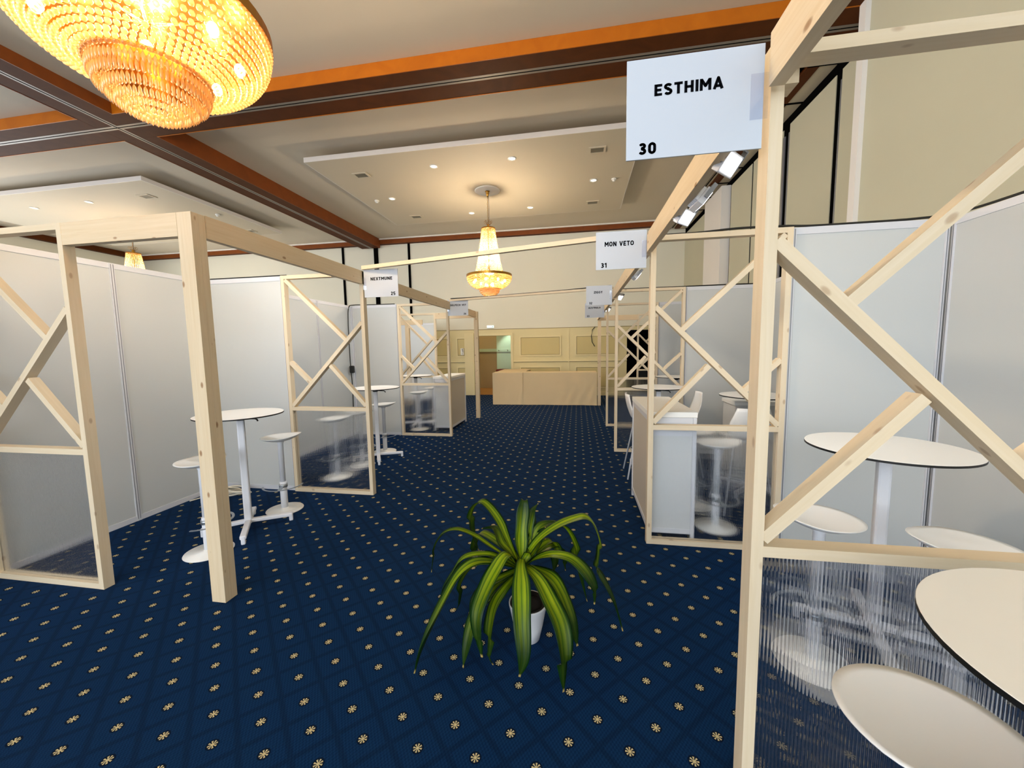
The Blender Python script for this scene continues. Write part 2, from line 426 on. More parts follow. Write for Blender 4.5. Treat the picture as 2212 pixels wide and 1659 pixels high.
# timber ceiling beams
def beam_x(y0, y1, x0, x1, zt, zb=5.255):
    b = MB().box(x0, x1, y0, y1, zb, zt)
    return b
yb0, yb1, xb0, xb1 = 5.10, 5.73, -7.58, -6.92
bm_ = MB()
bm_.box(xb1, XR, yb0, 5.352, 5.255, 5.5).box(xb1, XR, 5.448, yb1, 5.255, 5.6)
bm_.box(XL, xb0, yb0, 5.352, 5.255, 5.5).box(XL, xb0, 5.448, yb1, 5.255, 5.6)
bm_.box(xb0, xb1, yb0, 5.352, 5.256, 5.5).box(xb0, xb1, 5.448, yb1, 5.256, 5.6)
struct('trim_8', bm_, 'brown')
fb = MB()
for x0, x1 in ((XL, xb0), (xb1, XR)):
    fb.box(x0, x1, yb0-.012, yb0-.0005, 5.25, 5.418).box(x0, x1, yb1+.0005, yb1+.012, 5.25, 5.558)
fc = MB()
for y0, y1, zt in ((-6.6, yb0-.012, 5.418), (yb1+.012, YB-.17, 5.558)):
    fc.box(xb0-.012, xb0-.0005, y0, y1, 5.25, zt).box(xb1+.0005, xb1+.012, y0, y1, 5.25, zt)
struct('trim_20', fb, 'fascia_lit'); struct('trim_22', fc, 'fascia_dim')
struct('trim_9', MB().box(XL, XR, 5.355, 5.445, 5.2525, 5.5).box(-7.295, -7.205, -6.6, YB-.17, 5.2535, 5.5), 'groove')
struct('trim_10', MB().box(XL, XR, 5.392, 5.408, 5.2515, 5.3).box(-7.258, -7.242, -6.6, YB-.17, 5.2517, 5.3), 'gap')
by = MB()
for y0, y1 in ((-6.6, yb0), (yb1, YB-.16)):
    zt = 5.5 if y0 < 5 else 5.6
    by.box(xb0, -7.297, y0, y1, 5.255, zt).box(-7.203, xb1, y0, y1, 5.255, zt)
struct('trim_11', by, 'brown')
# thin lit edge beads along the beams
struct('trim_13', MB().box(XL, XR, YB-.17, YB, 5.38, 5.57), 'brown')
struct('trim_21', MB().box(XL, XR, YB-.178, YB-.1705, 5.38, 5.52), 'fascia_dim')
struct('trim_14', MB().box(XL, XR, YB-.22, YB-.17, 5.52, 5.56), 'white_trim')
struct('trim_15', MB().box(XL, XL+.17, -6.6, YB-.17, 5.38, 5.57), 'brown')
# right perimeter: timber soffit, white strip, black service gaps
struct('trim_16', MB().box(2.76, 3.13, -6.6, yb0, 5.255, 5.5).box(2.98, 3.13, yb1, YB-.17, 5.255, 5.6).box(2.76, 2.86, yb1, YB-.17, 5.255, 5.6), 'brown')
struct('trim_17', MB().box(3.13, 3.35, yb1, YB-.17, 5.262, 5.6).box(2.86, 2.98, yb1+.9, YB-.17, 5.29, 5.6), 'raft')
cr = MB()
for y in (6.02, 6.85, 7.7, 9.0, 9.75, 10.6, 11.5): cr.box(2.98, 3.35, y-.015, y+.015, 5.25, 5.27)
cr.box(2.86, 2.98, yb1, 6.6, 5.30, 5.34).box(2.905, 2.925, 6.6, YB-.17, 5.28, 5.3)
struct('trim_18', cr, 'gap')
# dropped ceiling rafts
for x0, x1, y0, y1, zt in ((-5.32, 1.14, 7.2, 11.2, 5.44), (-15.6, -9.2, 7.2, 11.2, 5.44), (-5.32, 1.14, -.6, 3.3, 5.4), (-15.6, -9.2, -.6, 3.3, 5.4)):
    r = struct('trim_19', MB().box(x0+.012, x1-.012, y0+.012, y1-.012, 5.35, zt), 'raft')
    e = MB().box(x0, x1, y0, y0+.012, 5.35, zt).box(x0, x1, y1-.012, y1, 5.35, zt).box(x0, x0+.012, y0+.012, y1-.012, 5.35, zt).box(x1-.012, x1, y0+.012, y1-.012, 5.35, zt)
    e.box(x0+.5, x1-.5, y0+.5, y1-.5, zt, 5.56 if y0 > 5 else 5.42)
    struct('raft_edge', e, 'raft_edge', r)

# ---- ceiling fittings
ZR = 5.35
def downlight_src():
    t = thing('downlight', 'x', 'ceiling light', (0, 0, 0))
    MB().lathe([(.085, 0), (.085, -.012), (.062, -.014), (.06, -.004)], n=24).build('trim_ring', 'white_trim', t)
    MB().lathe([(.06, -.004), (.0, -.006)], n=24).build('lamp', 'lamp', t)
    return t
used = {}
dl = downlight_src()
DL = [((-2.883, 7.864), 'front-left recessed downlight in the central ceiling raft, nearest side'), ((-1.269, 7.862), 'front-right recessed downlight in the central ceiling raft, nearest side'),
      ((.349, 9.212), 'recessed downlight beside the smoke detector at the right end of the central raft'), ((-4.498, 9.268), 'recessed downlight beside the smoke detector at the left end of the central raft'),
      ((-2.865, 10.667), 'far-left recessed downlight just behind the hanging chandelier'), ((-1.233, 10.592), 'far-right recessed downlight behind the hanging chandelier'),
      ((-11.712, 7.922), 'right of the two recessed downlights in the left ceiling raft'), ((-13.472, 7.953), 'left of the two recessed downlights in the left ceiling raft')]
for (x, y), lb in DL:
    first(dl, used, (x, y, ZR), 0, lb, 'recessed downlights')
for x, y in ((-2.88, 7.86), (-1.27, 7.86), (.35, 9.21), (-4.5, 9.27), (-2.87, 10.67), (-1.23, 10.6)):
    light('downlight_spot', 'SPOT', (x, y, ZR-.03), 90, (1, .86, .66), aim=(x, y, 0), spot_size=radians(95), spot_blend=.8, shadow_soft_size=.05)
vt = thing('air_vent', 'x', 'air vent')
v = MB()
for a, b, c, d in ((-.16, .16, -.12, -.085), (-.16, .16, .085, .12), (-.16, -.12, -.085, .085), (.12, .16, -.085, .085)): v.box(a, b, c, d, -.015, 0)
v.build('frame', 'raft', vt)
v = MB()
for k in range(6): v.box(-.12, .12, -.08+k*.028, -.062+k*.028, -.012, -.004)
v.build('slats', 'vent', vt); MB().box(-.12, .12, -.085, .085, -.003, 0).build('backing', 'black', vt)
for (x, y), lb in (((-4.518, 7.932), 'square air vent at the near-left corner of the central raft'), ((.365, 7.851), 'square air vent at the near-right corner of the central raft'),
                   ((-4.447, 10.624), 'square air vent at the far-left corner of the central raft'), ((.379, 10.573), 'square air vent at the far-right corner of the central raft'),
                   ((-10.024, 7.931), 'square air vent in the left raft, front corner nearest the beam'), ((-9.916, 10.746), 'square air vent in the left raft, far corner just above the pine beam')):
    first(vt, used, (x, y, ZR), 0, lb, 'ceiling air vents')
sd = thing('smoke_detector', 'x', 'smoke detector')
MB().lathe([(.055, 0), (.055, -.02), (.045, -.028)], n=20).build('base', 'white_trim', sd)
MB().lathe([(.04, -.028), (.032, -.055), (0, -.06)], n=20).build('sensor', 'white_trim', sd)
for (x, y), lb in (((-4.921, 9.299), 'small white smoke detector at the left end of the central raft'), ((.793, 9.232), 'small white smoke detector at the right end of the central raft'), ((-9.541, 9.306), 'small white smoke detector on the left raft above the pine portal')):
    first(sd, used, (x, y, ZR), 0, lb, 'smoke detectors')

# ---- chandeliers
def chandelier():
    t = thing('chandelier', 'x', 'chandelier')
    # origin = on the ceiling raft (z 0); measured drop 2.47 m
    MB().lathe([(.30, 0), (.30, -.008), (.28, -.014), (.0, -.016)], n=40).build('ceiling_plate', 'white_trim', t)
    MB().lathe([(.06, -.015), (.06, -.02), (.05, -.025), (.03, -.03), (.045, -.06), (.02, -.12), (.012, -.15)], n=28).build('ceiling_rose', ['white_trim', 'brass'][1], t)
    ch = MB()
    for k in range(14):
        z = -.16-k*.046; pts = []
        for j in range(8):
            a = 2*pi*j/8; p = (.012*cos(a), 0, z+.028*sin(a)) if k % 2 else (0, .012*cos(a), z+.028*sin(a)); pts.append(p)
        ch.tube(pts, .004, 5, closed=True)
    ch.build('chain', 'brass', t)
    MB().tube([(.02, 0, -.12), (.03, .01, -.4), (.02, 0, -.75), (.05, .02, -.8), (0, 0, -.85)], .004, 6).build('flex', 'black', t)
    cp = MB().lathe([(.012, -.76), (.035, -.78), (.025, -.80), (.05, -.83), (.04, -.86)], n=32)
    cp.lathe([(.15, -.855), (.168, -.858), (.17, -.885), (.152, -.885), (.15, -.855)], n=40, sm=False)
    for k in range(8):
        a = pi/4*k; cp.stick((.03*cos(a), .03*sin(a), -.845), (.16*cos(a), .16*sin(a), -.868), .012, .004, (-sin(a), cos(a), 0))
    for k in range(6):
        a = 2*pi*k/6; pts = [(r*cos(a), r*sin(a), z) for r, z in ((.03, -.78), (.09, -.74), (.10, -.70), (.07, -.69), (.06, -.72))]; cp.tube(pts, .005, 5)
    cp.build('cap', 'brass', t)
    bell = MB(); n = 44; R = 30
    for i in range(R):
        s_ = i/(R-1); z = -.885-s_*1.06; r = .155+.14*s_+.05*s_**4
        m_ = 34 if i < 14 else n
        for k in range(m_):
            a = 2*pi*(k+.5*(i % 2)*0)/m_; bell.bead((r*cos(a), r*sin(a), z), .0125, .017, 5)
    bell.build('bell_strands', 'crystal', t)['kind'] = 'stuff'
    MB().lathe([(.535, -1.945), (.548, -1.945), (.548, -2.0), (.535, -2.0), (.535, -1.945)], n=64, sm=False).build('brass_rim', 'brass', t)
    bowl = MB()
    prof = [(.535, -2.00), (.53, -2.03), (.522, -2.065), (.508, -2.10), (.49, -2.13), (.468, -2.158), (.443, -2.182), (.416, -2.203), (.388, -2.221), (.359, -2.236), (.33, -2.248), (.30, -2.258), (.272, -2.266), (.247, -2.272)]
    for i, (r, z) in enumerate(prof):
        m_ = int(2*pi*r/.030)
        for k in range(m_):
            a = 2*pi*(k+.5*(i % 2))/m_; bowl.bead((r*cos(a), r*sin(a), z), .0135, .016, 7)
    bowl.build('bowl_strands', 'crystal', t)['kind'] = 'stuff'
    low = MB()
    for i, (r, z, L) in enumerate(((.238, -2.272, .085), (.222, -2.30, .10), (.185, -2.345, .09), (.147, -2.385, .075), (.108, -2.415, .06), (.068, -2.435, .05), (.025, -2.445, .045))):
        m_ = max(5, int(2*pi*r/.021))
        for k in range(m_):
            a = 2*pi*(k+.3*i)/m_; x, y = r*cos(a), r*sin(a)
            low.bead((x, y, z), .009, .010, 5)
            low.bead((x, y, z-.012-L*.33), .0085, L*.36, 5)
    low.build('lower_prisms', 'crystal', t)['kind'] = 'stuff'
    MB().lathe([(.24, -2.262), (.25, -2.262), (.25, -2.272), (.24, -2.272), (.24, -2.262)], n=48, sm=False).build('lower_ring', 'brass', t)
    fr = MB().tube([(0, 0, -.88), (0, 0, -2.2)], .012, 8)
    for k in range(8):
        a = 2*pi*k/8; fr.tube([(0, 0, -2.02), (.2*cos(a), .2*sin(a), -2.05), (.36*cos(a), .36*sin(a), -2.06)], .006, 5)
    fr.build('frame', 'brass', t)
    for k in range(8):
        a = 2*pi*k/8
        MB().lathe([(0, .035), (.016, .028), (.026, .008), (.026, -.008), (.014, -.03), (0, -.034)], (.38*cos(a), .38*sin(a), -2.1), 12).build('bulb', 'bulb', t)
    for k in range(4):
        a = 2*pi*(k+.5)/4
        MB().lathe([(0, .035), (.016, .028), (.026, .008), (.026, -.008), (.014, -.03), (0, -.034)], (.10*cos(a), .10*sin(a), -2.19), 12).build('bulb', 'bulb', t)
        MB().lathe([(0, .035), (.016, .028), (.026, .008), (.026, -.008), (.014, -.03), (0, -.034)], (.07*cos(a), .07*sin(a), -1.55-.12*(k % 2)), 12).build('bulb', 'bulb', t)
    return t
ch0 = chandelier()
CH = [((-2.154, 1.79, 5.335), 'large amber crystal chandelier close overhead at upper left'), ((-2.10, 9.29, 5.35), 'whole amber crystal chandelier hanging from the central raft on a chain'),
      ((-12.4, 9.3, 5.35), 'distant chandelier seen beneath the left pine portal beam, mostly hidden')]
for i, (p, lb) in enumerate(CH):
    first(ch0, used, p, 0, lb)
    for dz, pw in ((-2.0, 350*.17), (-1.5, 350*.85), (-2.37, 350*.012)):
        light('chandelier_glow', 'POINT', (p[0], p[1], p[2]+dz), pw*(.6 if i == 2 else 1.15 if i == 0 else .9), (1, .80, .55) if i == 0 else (1, .86, .66), shadow_soft_size=.12)

# ================================================================ BOOTH TIMBER
def lattice(y, xa, xw, label, w=.04, d=.065, z1=2.5):
    """pine frame: two posts, three rails, four crossing braces above a ribbed sheet. xa = aisle side, xw = wall side"""
    s = 1 if xw > xa else -1; t = thing('lattice_frame', label, 'wooden frame', ((xa+xw)/2, y, 0))
    yc = y+d/2; X = lambda u: xa + s*u*abs(xw-xa); L = abs(xw-xa)
    for u in (w/2/L, 1-w/2/L):
        MB().stick((X(u), yc, 0), (X(u), yc, z1), w, d, (1, 0, 0)).build('post', 'pine', t)
    e = w/L
    for nm, z in (('bottom_rail', w/2), ('middle_rail', .987), ('top_rail', z1-w/2)):
        MB().stick((X(e), yc, z), (X(1-e), yc, z), d-.002, w, (0, 1, 0)).build(nm, 'pine', t)
    k = .987+w/2
    br = [((.0+e, 1.955), (1-e, k+.01)), ((1-e*1.2, z1-w-.01), (.235, 1.76)), ((e, k+.02), (.452, 1.485)), ((1-e, 1.525), (.70, 1.275))]
    for i, (a, b) in enumerate(br):
        p0, p1 = Vector((X(a[0]), yc, a[1])), Vector((X(b[0]), yc, b[1]))
        MB().stick(p0, p1, d-.006-.001*i, w, (0, 1, 0)).build('brace', 'pine', t)
    MB().box(min(X(e), X(1-e)), max(X(e), X(1-e)), yc-.004, yc+.004, w, .987-w/2).build('ribbed_sheet', 'poly', t)
    return t
XA, XF, XW = .565, 1.565, 2.575        # right row: aisle line, end of lattice, rear wall
LA, LF, LW = -2.30, -3.30, -4.30       # left row
lattice(1.295, .548, 1.548, 'nearest lattice frame on the right, post beside the large sign numbered 30', w=.036)
lattice(3.235, XA, XF, 'right-hand lattice frame standing beside the white desk, under sign number 31')
lattice(6.12, XA, XF, 'lattice frame under sign number 32, third back in the right row')
lattice(8.11, XA+.01, XF+.01, 'lattice frame in the right row directly behind the one under sign 32')
lattice(2.055, LF+.01, LW+.0, 'nearest lattice frame at the left edge, joined to the thick-post portal')
lattice(3.945, LA, LF, 'left-row lattice frame with smoky ribbed sheet, under sign number 25')
lattice(6.885, LA-.045, LF-.045, 'left-row lattice frame beside the white desk, under sign number 26')
lattice(8.83, LF-.03, LW-.0, 'small far lattice frame seen through the booth 26 frame')
lattice(11.0, 1.60, XW+.01, 'farthest lattice frame of the right row, in front of the dark opening')

def hbeam(p0, p1, label, w=.045, hgt=.14, name='header_beam', m='pine_post', group=None):
    p0, p1 = Vector(p0), Vector(p1); o = MB()
    side = Vector((0, 1, 0)) if abs((p1-p0).x) > abs((p1-p0).y) else Vector((1, 0, 0))
    o.stick(p0, p1, w, hgt, side)
    return tag(o.build(name, m, loc=p0), label, 'wooden beam', group)
ZB = 2.435
hbeam((-2.3225, 2.150, ZB), (-2.3225, 3.975, ZB), 'pine header beam running from the thick left post to sign number 25')
hbeam((-2.3225, 4.015, ZB), (-2.3225, 6.88, ZB), 'pine header beam between the signs numbered 25 and 26')
hbeam((-2.3525, 6.955, ZB), (-2.3525, 8.81, ZB), 'pine header beam behind sign number 26, reaching the far post')
hbeam((-3.29, 2.0785, 2.43), (-2.402, 2.0785, 2.43), 'short pale header beam across the near left portal', w=.045)
hbeam((-3.33, 8.86, 2.43), (-2.385, 8.86, 2.43), 'short header beam across the far left portal')
hbeam((.5475, -1.2, ZB), (.5475, 1.26, ZB), 'pine header beam overhead at top right, above sign number 30', w=.04)
hbeam((.545, 1.345, ZB), (.545, 3.19, ZB), 'pine header beam between the signs numbered 30 and 31, floodlights behind it', w=.04)
hbeam((.545, 3.30, ZB), (.545, 6.08, ZB), 'pine header beam between the signs numbered 31 and 32', w=.04)
hbeam((.545, 6.19, ZB), (.545, 8.08, ZB), 'pine header beam just past sign number 32', w=.04)
hbeam((.545, 8.18, ZB), (.545, 10.98, ZB), 'last pine header beam of the right row, ending at the counter', w=.04)
hbeam((.64, 11.02, 2.42), (1.60, 11.02, 2.42), 'short ochre header beam across the far right portal')
# thin battens crossing the aisle
hbeam((-2.28, 3.93, 2.53), (.53, 3.27, 2.53), 'thin pale batten crossing the aisle in front of the hanging chandelier', w=.04, hgt=.038, name='cross_batten', m='pine')
hbeam((-2.32, 6.9, 2.53), (.53, 6.15, 2.53), 'farther thin batten crossing the aisle below the chandelier', w=.04, hgt=.035, name='cross_batten', m='pine')
# square posts
def post(x0, x1, y0, y1, label, z1=2.5):
    t = thing('timber_post', label, 'wooden post', ((x0+x1)/2, (y0+y1)/2, 0)); xm = x0+(x1-x0)*.55
    MB().box(x0, x1, y0, y0+(y1-y0)*.5-.0005, 0, z1).build('front_board', 'pine_post', t)
    MB().box(x0, x1, y0+(y1-y0)*.5+.0005, y1, 0, z1).build('rear_board', 'pine_post', t)
    return t
post(-2.40, -2.297, 2.056, 2.146, 'thick square pine post standing free on the carpet at left front')
post(-2.385, -2.295, 8.82, 8.90, 'square pine post at the far end of the left row beside the doorway')
post(.548, .635, 10.98, 11.06, 'square pine post at the right end of the draped counter')
# stepped bracket blocks at the near right corner
bk = thing('bracket_block', 'small stepped pine blocks under the beam at the top of the near right post', 'wooden block', (.62, 1.35, 2.4))
MB().box(.590, .652, 1.361, 1.43, 2.425, 2.5).build('block', 'pine', bk)
MB().box(.5845, .606, 1.361, 1.39, 2.35, 2.425).build('block', 'pine', bk)
# booths behind the left row
pb = thing('timber_portal', 'small ochre pine portal glimpsed through the far left lattice', 'wooden frame', (-4.9, 10.75, 0))
MB().box(-4.98, -4.86, 10.72, 10.80, 0, 2.36).build('post', 'pine_post', pb)
MB().box(-5.4, -4.45, 10.72, 10.77, 2.36, 2.5).build('beam', 'pine_post', pb)

# ================================================================ PARTITION PANELS
def panel(axis, fixed, a, b, label, name='partition_panel', thick=.03, z1=2.5):
    """one shell-scheme unit between two uprights. axis 'x': runs along x at y=fixed"""
    def bx(mb, u0, u1, t0, t1, z0, z1_):
        return mb.box(u0, u1, fixed+t0, fixed+t1, z0, z1_) if axis == 'x' else mb.box(fixed+t0, fixed+t1, u0, u1, z0, z1_)
    loc = ((a+b)/2, fixed, 0) if axis == 'x' else (fixed, (a+b)/2, 0)
    t = thing(name, label, 'partition wall', loc, 'white partition panels'); p = .02; h_ = thick/2
    bx(MB(), a+p, b-p, -.004, .004, .05, z1-.05).build('sheet', 'panel', t)
    bx(MB(), a+p, b-p, -h_+.004, h_-.004, 0, .05).build('base_rail', 'alu', t)
    bx(MB(), a+p, b-p, -h_+.004, h_-.004, z1-.05, z1).build('top_rail', 'alu', t)
    for u in (a, b):
        m_ = MB(); q = .0195
        bx(m_, u if u == a else u-q, u+q if u == a else u, -h_, h_, 0, z1)
        o = m_.build('upright', 'alu', t)
        g = MB(); c = u+q/2 if u == a else u-q/2
        bx(g, c-.003, c+.003, -h_-.0006, h_+.0006, .02, z1-.01).build('slot', 'alu_gap', o)
    return t
panel('x', 3.275, XF+.012, XW-.012, 'white cross panel at right, its black-cabled top behind booth 30 tables')
panel('x', 6.16, XF+.012, XW-.012, 'white cross panel on the right between the booths 31 and 32')
panel('x', 8.15, XF+.022, XW-.012, 'small white cross panel on the right behind booth 32')
for y0, y1, lb in ((1.3, 2.28, 'white side panel at the far right edge behind the diagonal braces'), (2.28, 3.26, 'white side panel at right, meeting the cross panel in the corner by the high table'),
                   (3.29, 4.24, 'right side panel of booth 31, nearest the camera'), (4.24, 5.19, 'right side panel of booth 31 behind the low white cabinet'), (5.19, 6.14, 'right side panel of booth 31, last before the cross panel'),
                   (6.18, 7.16, 'right side panel of booth 32, nearer one'), (7.16, 8.13, 'right side panel of booth 32, farther one'), (8.17, 9.12, 'far right side panel just past booth 32'), (9.12, 10.07, 'far right side panel, middle of the last booth'), (10.07, 11.0, 'farthest right side panel, beside the dark opening')):
    panel('y', XW+.015, y0, y1, lb)
panel('x', 3.985, LW+.012, LF-.012, 'white cross panel at left behind the round table and stools')
panel('x', 6.925, LW+.012, LF-.057, 'white cross panel at left between the booths 25 and 26')
for y0, y1, lb in ((1.06, 2.045, 'cream side panel at the left edge behind the near lattice'), (2.045, 3.03, 'cream side panel on the left, seen between the lattice and thick post'), (3.03, 3.96, 'cream side panel on the left meeting the cross panel, right of the vertical seam'),
                   (4.01, 4.98, 'side panel of booth 25, nearest'), (4.98, 5.93, 'side panel of booth 25, middle one behind the braces'), (5.93, 6.90, 'side panel of booth 25 with the hanging black cable'),
                   (6.95, 7.9, 'side panel of booth 26, nearer'), (7.9, 8.82, 'side panel of booth 26, farther')):
    panel('y', LW-.015, y0, y1, lb)
panel('x', 12.2, -6.6, -5.6, 'bright white far panel seen through the far left frames, left one')
panel('x', 12.2, -5.6, -4.6, 'bright white far panel seen through the far left frames, right one')

# ================================================================ SIGNS
def arc(cx, cz, rx, rz, a0, a1, n=10):
    return [(cx+rx*cos(radians(a0+(a1-a0)*k/n)), cz+rz*sin(radians(a0+(a1-a0)*k/n))) for k in range(n+1)]
# bold technical capitals: stroke centre lines in a box w x 1, stroke weight .19
TW = .225; H0, H1, HM = TW/2, 1-TW/2, .5
def box_o(w, r=.2):
    q = TW/2
    return arc(w-q-r, H1-r, r, r, 0, 90, 5) + arc(q+r, H1-r, r, r, 90, 180, 5) + arc(q+r, H0+r, r, r, 180, 270, 5) + arc(w-q-r, H0+r, r, r, 270, 360, 5) + [(w-q, H1-r)]
q_ = TW/2
GL = {
 'E': (.60, [[(q_, 0), (q_, 1)], [(q_, H1), (.60, H1)], [(q_, HM), (.54, HM)], [(q_, H0), (.60, H0)]]),
 'L': (.56, [[(q_, 0), (q_, 1)], [(q_, H0), (.56, H0)]]),
 'T': (.64, [[(0, H1), (.64, H1)], [(.32, 0), (.32, H1)]]),
 'H': (.70, [[(q_, 0), (q_, 1)], [(.70-q_, 0), (.70-q_, 1)], [(q_, HM), (.70-q_, HM)]]),
 'I': (.19, [[(q_, 0), (q_, 1)]]),
 'M': (.86, [[(q_, 0), (q_, 1)], [(.86-q_, 0), (.86-q_, 1)], [(q_+.01, .93), (.43, .38), (.85-q_, .93)]]),
 'N': (.72, [[(q_, 0), (q_, 1)], [(.72-q_, 0), (.72-q_, 1)], [(q_+.02, .93), (.70-q_, .07)]]),
 'A': (.76, [[(.09, 0), (.38, .95), (.67, 0)], [(.2, .26), (.56, .26)]]),
 'V': (.74, [[(.09, 1), (.37, .06), (.65, 1)]]),
 'Y': (.72, [[(.08, 1), (.36, .45), (.64, 1)], [(.36, 0), (.36, .45)]]),
 'X': (.72, [[(.09, 0), (.63, 1)], [(.09, 1), (.63, 0)]]),
 'Z': (.62, [[(.02, H1), (.60, H1)], [(.58, .9), (.06, .1)], [(.02, H0), (.62, H0)]]),
 'O': (.72, [box_o(.72, .24)]), '0': (.62, [box_o(.62, .215)]),
 'U': (.70, [[(q_, 1), (q_, .33)] + arc(.35, .33, .35-q_, .33-q_, 180, 360) + [(.70-q_, 1)]]),
 'C': (.66, [arc(.36, .66, .36-q_, .34-q_, 20, 180) + arc(.36, .34, .36-q_, .34-q_, 180, 340)]),
 'G': (.70, [arc(.36, .66, .36-q_, .34-q_, 25, 180) + arc(.36, .34, .36-q_, .34-q_, 180, 360) + [(.72-q_, .46)], [(.38, .46), (.72-q_+.02, .46)]]),
 'D': (.70, [[(q_, 0), (q_, 1)], [(q_, H1), (.35, H1)] + arc(.35, .66, .35-q_, .34-q_, 90, 0) + arc(.35, .34, .35-q_, .34-q_, 0, -90) + [(q_, H0)]]),
 'P': (.66, [[(q_, 0), (q_, 1)], [(q_, H1), (.36, H1)] + arc(.36, .69, .30-q_, .31-q_, 90, -90) + [(q_, .475)]]),
 'R': (.70, [[(q_, 0), (q_, 1)], [(q_, H1), (.38, H1)] + arc(.38, .70, .30-q_, .30-q_, 90, -90) + [(q_, .495)], [(.36, .48), (.60, 0)]]),
 'S': (.66, [arc(.33, .715, .33-q_, .285-q_, 25, 270) + arc(.33, .285, .33-q_, .30-q_, 90, -155)]),
 '1': (.40, [[(.30, 0), (.30, 1)], [(.28, .92), (.03, .72)]]),
 '2': (.62, [arc(.31, .70, .31-q_, .30-q_, 165, -20) + [(.10, .12)], [(.02, H0), (.62, H0)]]),
 '3': (.62, [arc(.30, .73, .29-q_, .27-q_, 155, -90) + arc(.30, .29, .31-q_, .29-q_, 90, -155)]),
 '5': (.62, [[(.58, H1), (.13, H1), (.11, .52)] + arc(.31, .31, .31-q_, .31-q_, 130, -155)]),
 '6': (.64, [arc(.32, .32, .32-q_, .32-q_, 0, 360, 16), [(.125, .42), (.42, 1.0)]]),
}
def text_mesh(txt, x0, x1, z0, z1, y, name, parent, m='ink'):
    W = 0
    for c in txt: W += (.36 if c == ' ' else GL[c][0]) + .13
    W -= .13; sx = (x1-x0)/W; sz = z1-z0; mb = MB(); px = 0
    def P(a, b): return Vector((x0+(px+a)*sx, y, z0+b*sz))
    for c in txt:
        if c == ' ': px += .49; continue
        w_, strokes = GL[c]
        for s_ in strokes:
            for i in range(len(s_)-1):
                (a, b), (a2, b2) = s_[i], s_[i+1]; L = math.hypot(a2-a, b2-b)
                if L < 1e-6: continue
                nx_, nz_ = -(b2-b)/L*TW/2, (a2-a)/L*TW/2; k = len(mb.v)
                mb.v += [P(a+nx_, b+nz_), P(a-nx_, b-nz_), P(a2-nx_, b2-nz_), P(a2+nx_, b2+nz_)]; mb.face([k, k+1, k+2, k+3])
                if i:
                    k = len(mb.v); mb.v += [P(a+TW/2*cos(t*pi/6), b+TW/2*sin(t*pi/6)) for t in range(12)]; mb.face(list(range(k, k+12)))
        px += w_ + .13
    return mb.build(name, m, parent)
def sign(x0, y, z0, label, texts, w=.385, h=.29, strip=1):
    t = thing('booth_sign', label, 'sign', (x0+w/2, y, z0), 'white booth number signs')
    MB().box(x0, x0+w, y-.0025, y+.0025, z0, z0+h).build('board', 'sign', t)
    for txt, fx0, fx1, fz0, fz1 in texts:
        text_mesh(txt, x0+fx0*w, x0+fx1*w, z0+fz0*h, z0+fz1*h, y-.0032, 'lettering', t)
    xs = x0+w if strip > 0 else x0
    st = MB()
    if strip > 0: st.box(xs-.035, xs+.012, y-.0045, y-.0037, z0+h*.28, z0+h*.72)
    else: st.box(xs-.012, xs+.025, y-.0045, y-.0037, z0+h*.28, z0+h*.72)
    st.build('clear_tape', 'clear', t)
    return t
sign(.146, 1.285, 2.213, 'large white booth sign numbered 30 on the near right post', [('ESTHIMA', .21, .715, .62, .735), ('30', .095, .23, .045, .165)], w=.378, h=.283)
sign(.143, 3.225, 2.255, 'white booth sign numbered 31 on the right post', [('MON VETO', .175, .75, .61, .735), ('31', .10, .215, .05, .18)])
sign(.127, 6.11, 2.275, 'white booth sign numbered 32, above the sign numbered 33', [('ZIGGY', .3, .635, .6, .72), ('32', .12, .235, .05, .17)])
sign(.145, 8.10, 2.23, 'white sign numbered 33 peeping out below the sign numbered 32', [('AUSTRALO', .18, .80, .62, .74), ('33', .10, .23, .05, .17)])
sign(-2.277, 3.94, 2.218, 'white booth sign numbered 25 on the left row', [('NEXTMUNE', .2, .84, .61, .725), ('25', .78, .915, .05, .175)], w=.39, strip=-1)
sign(-2.345, 6.88, 2.25, 'small white booth sign numbered 26 on the left row', [('DELPECH VET', .13, .91, .6, .71), ('26', .78, .9, .05, .165)], strip=-1)

# ================================================================ FLOODLIGHTS
def flood_src():
    t = thing('floodlight', 'x', 'floodlight')
    # faces -Y locally; bracket reaches up
    b = MB().box(-.06, .06, -.012, .02, -.042, .042)
    for k in range(6): b.box(-.052+k*.02, -.047+k*.02, .02, .036, -.035, .035)
    b.build('housing', 'white_metal', t, bev=.004)
    MB().box(-.05, .05, -.0145, -.0125, -.033, .033).build('lamp_face', 'flood', t)
    MB().box(-.069, -.063, -.01, .01, -.01, .06).box(.063, .069, -.01, .01, -.01, .06).box(-.069, .069, -.01, .01, .06, .066).build('bracket', 'alu_gap', t)
    return t
fs = flood_src()
FL = [((.60, 1.76, 2.375), (-1.0, -.7), 'floodlight nearest sign number 30, lamp face glaring'), ((.605, 2.12, 2.36), (.15, -1.25), 'middle of three floodlights behind the near right beam, seen edge-on'),
      ((.60, 2.40, 2.37), (-.9, -.55), 'farthest of three floodlights behind the near right beam, glowing'), ((.605, 4.25, 2.37), (.3, -1.2), 'small floodlight tucked under sign number 31'),
      ((.64, 6.30, 2.40), (-.6, -.35), 'small glowing floodlight right of sign number 32'), ((.61, 8.33, 2.40), (-.6, -.35), 'small glowing floodlight right of the sign numbered 33')]
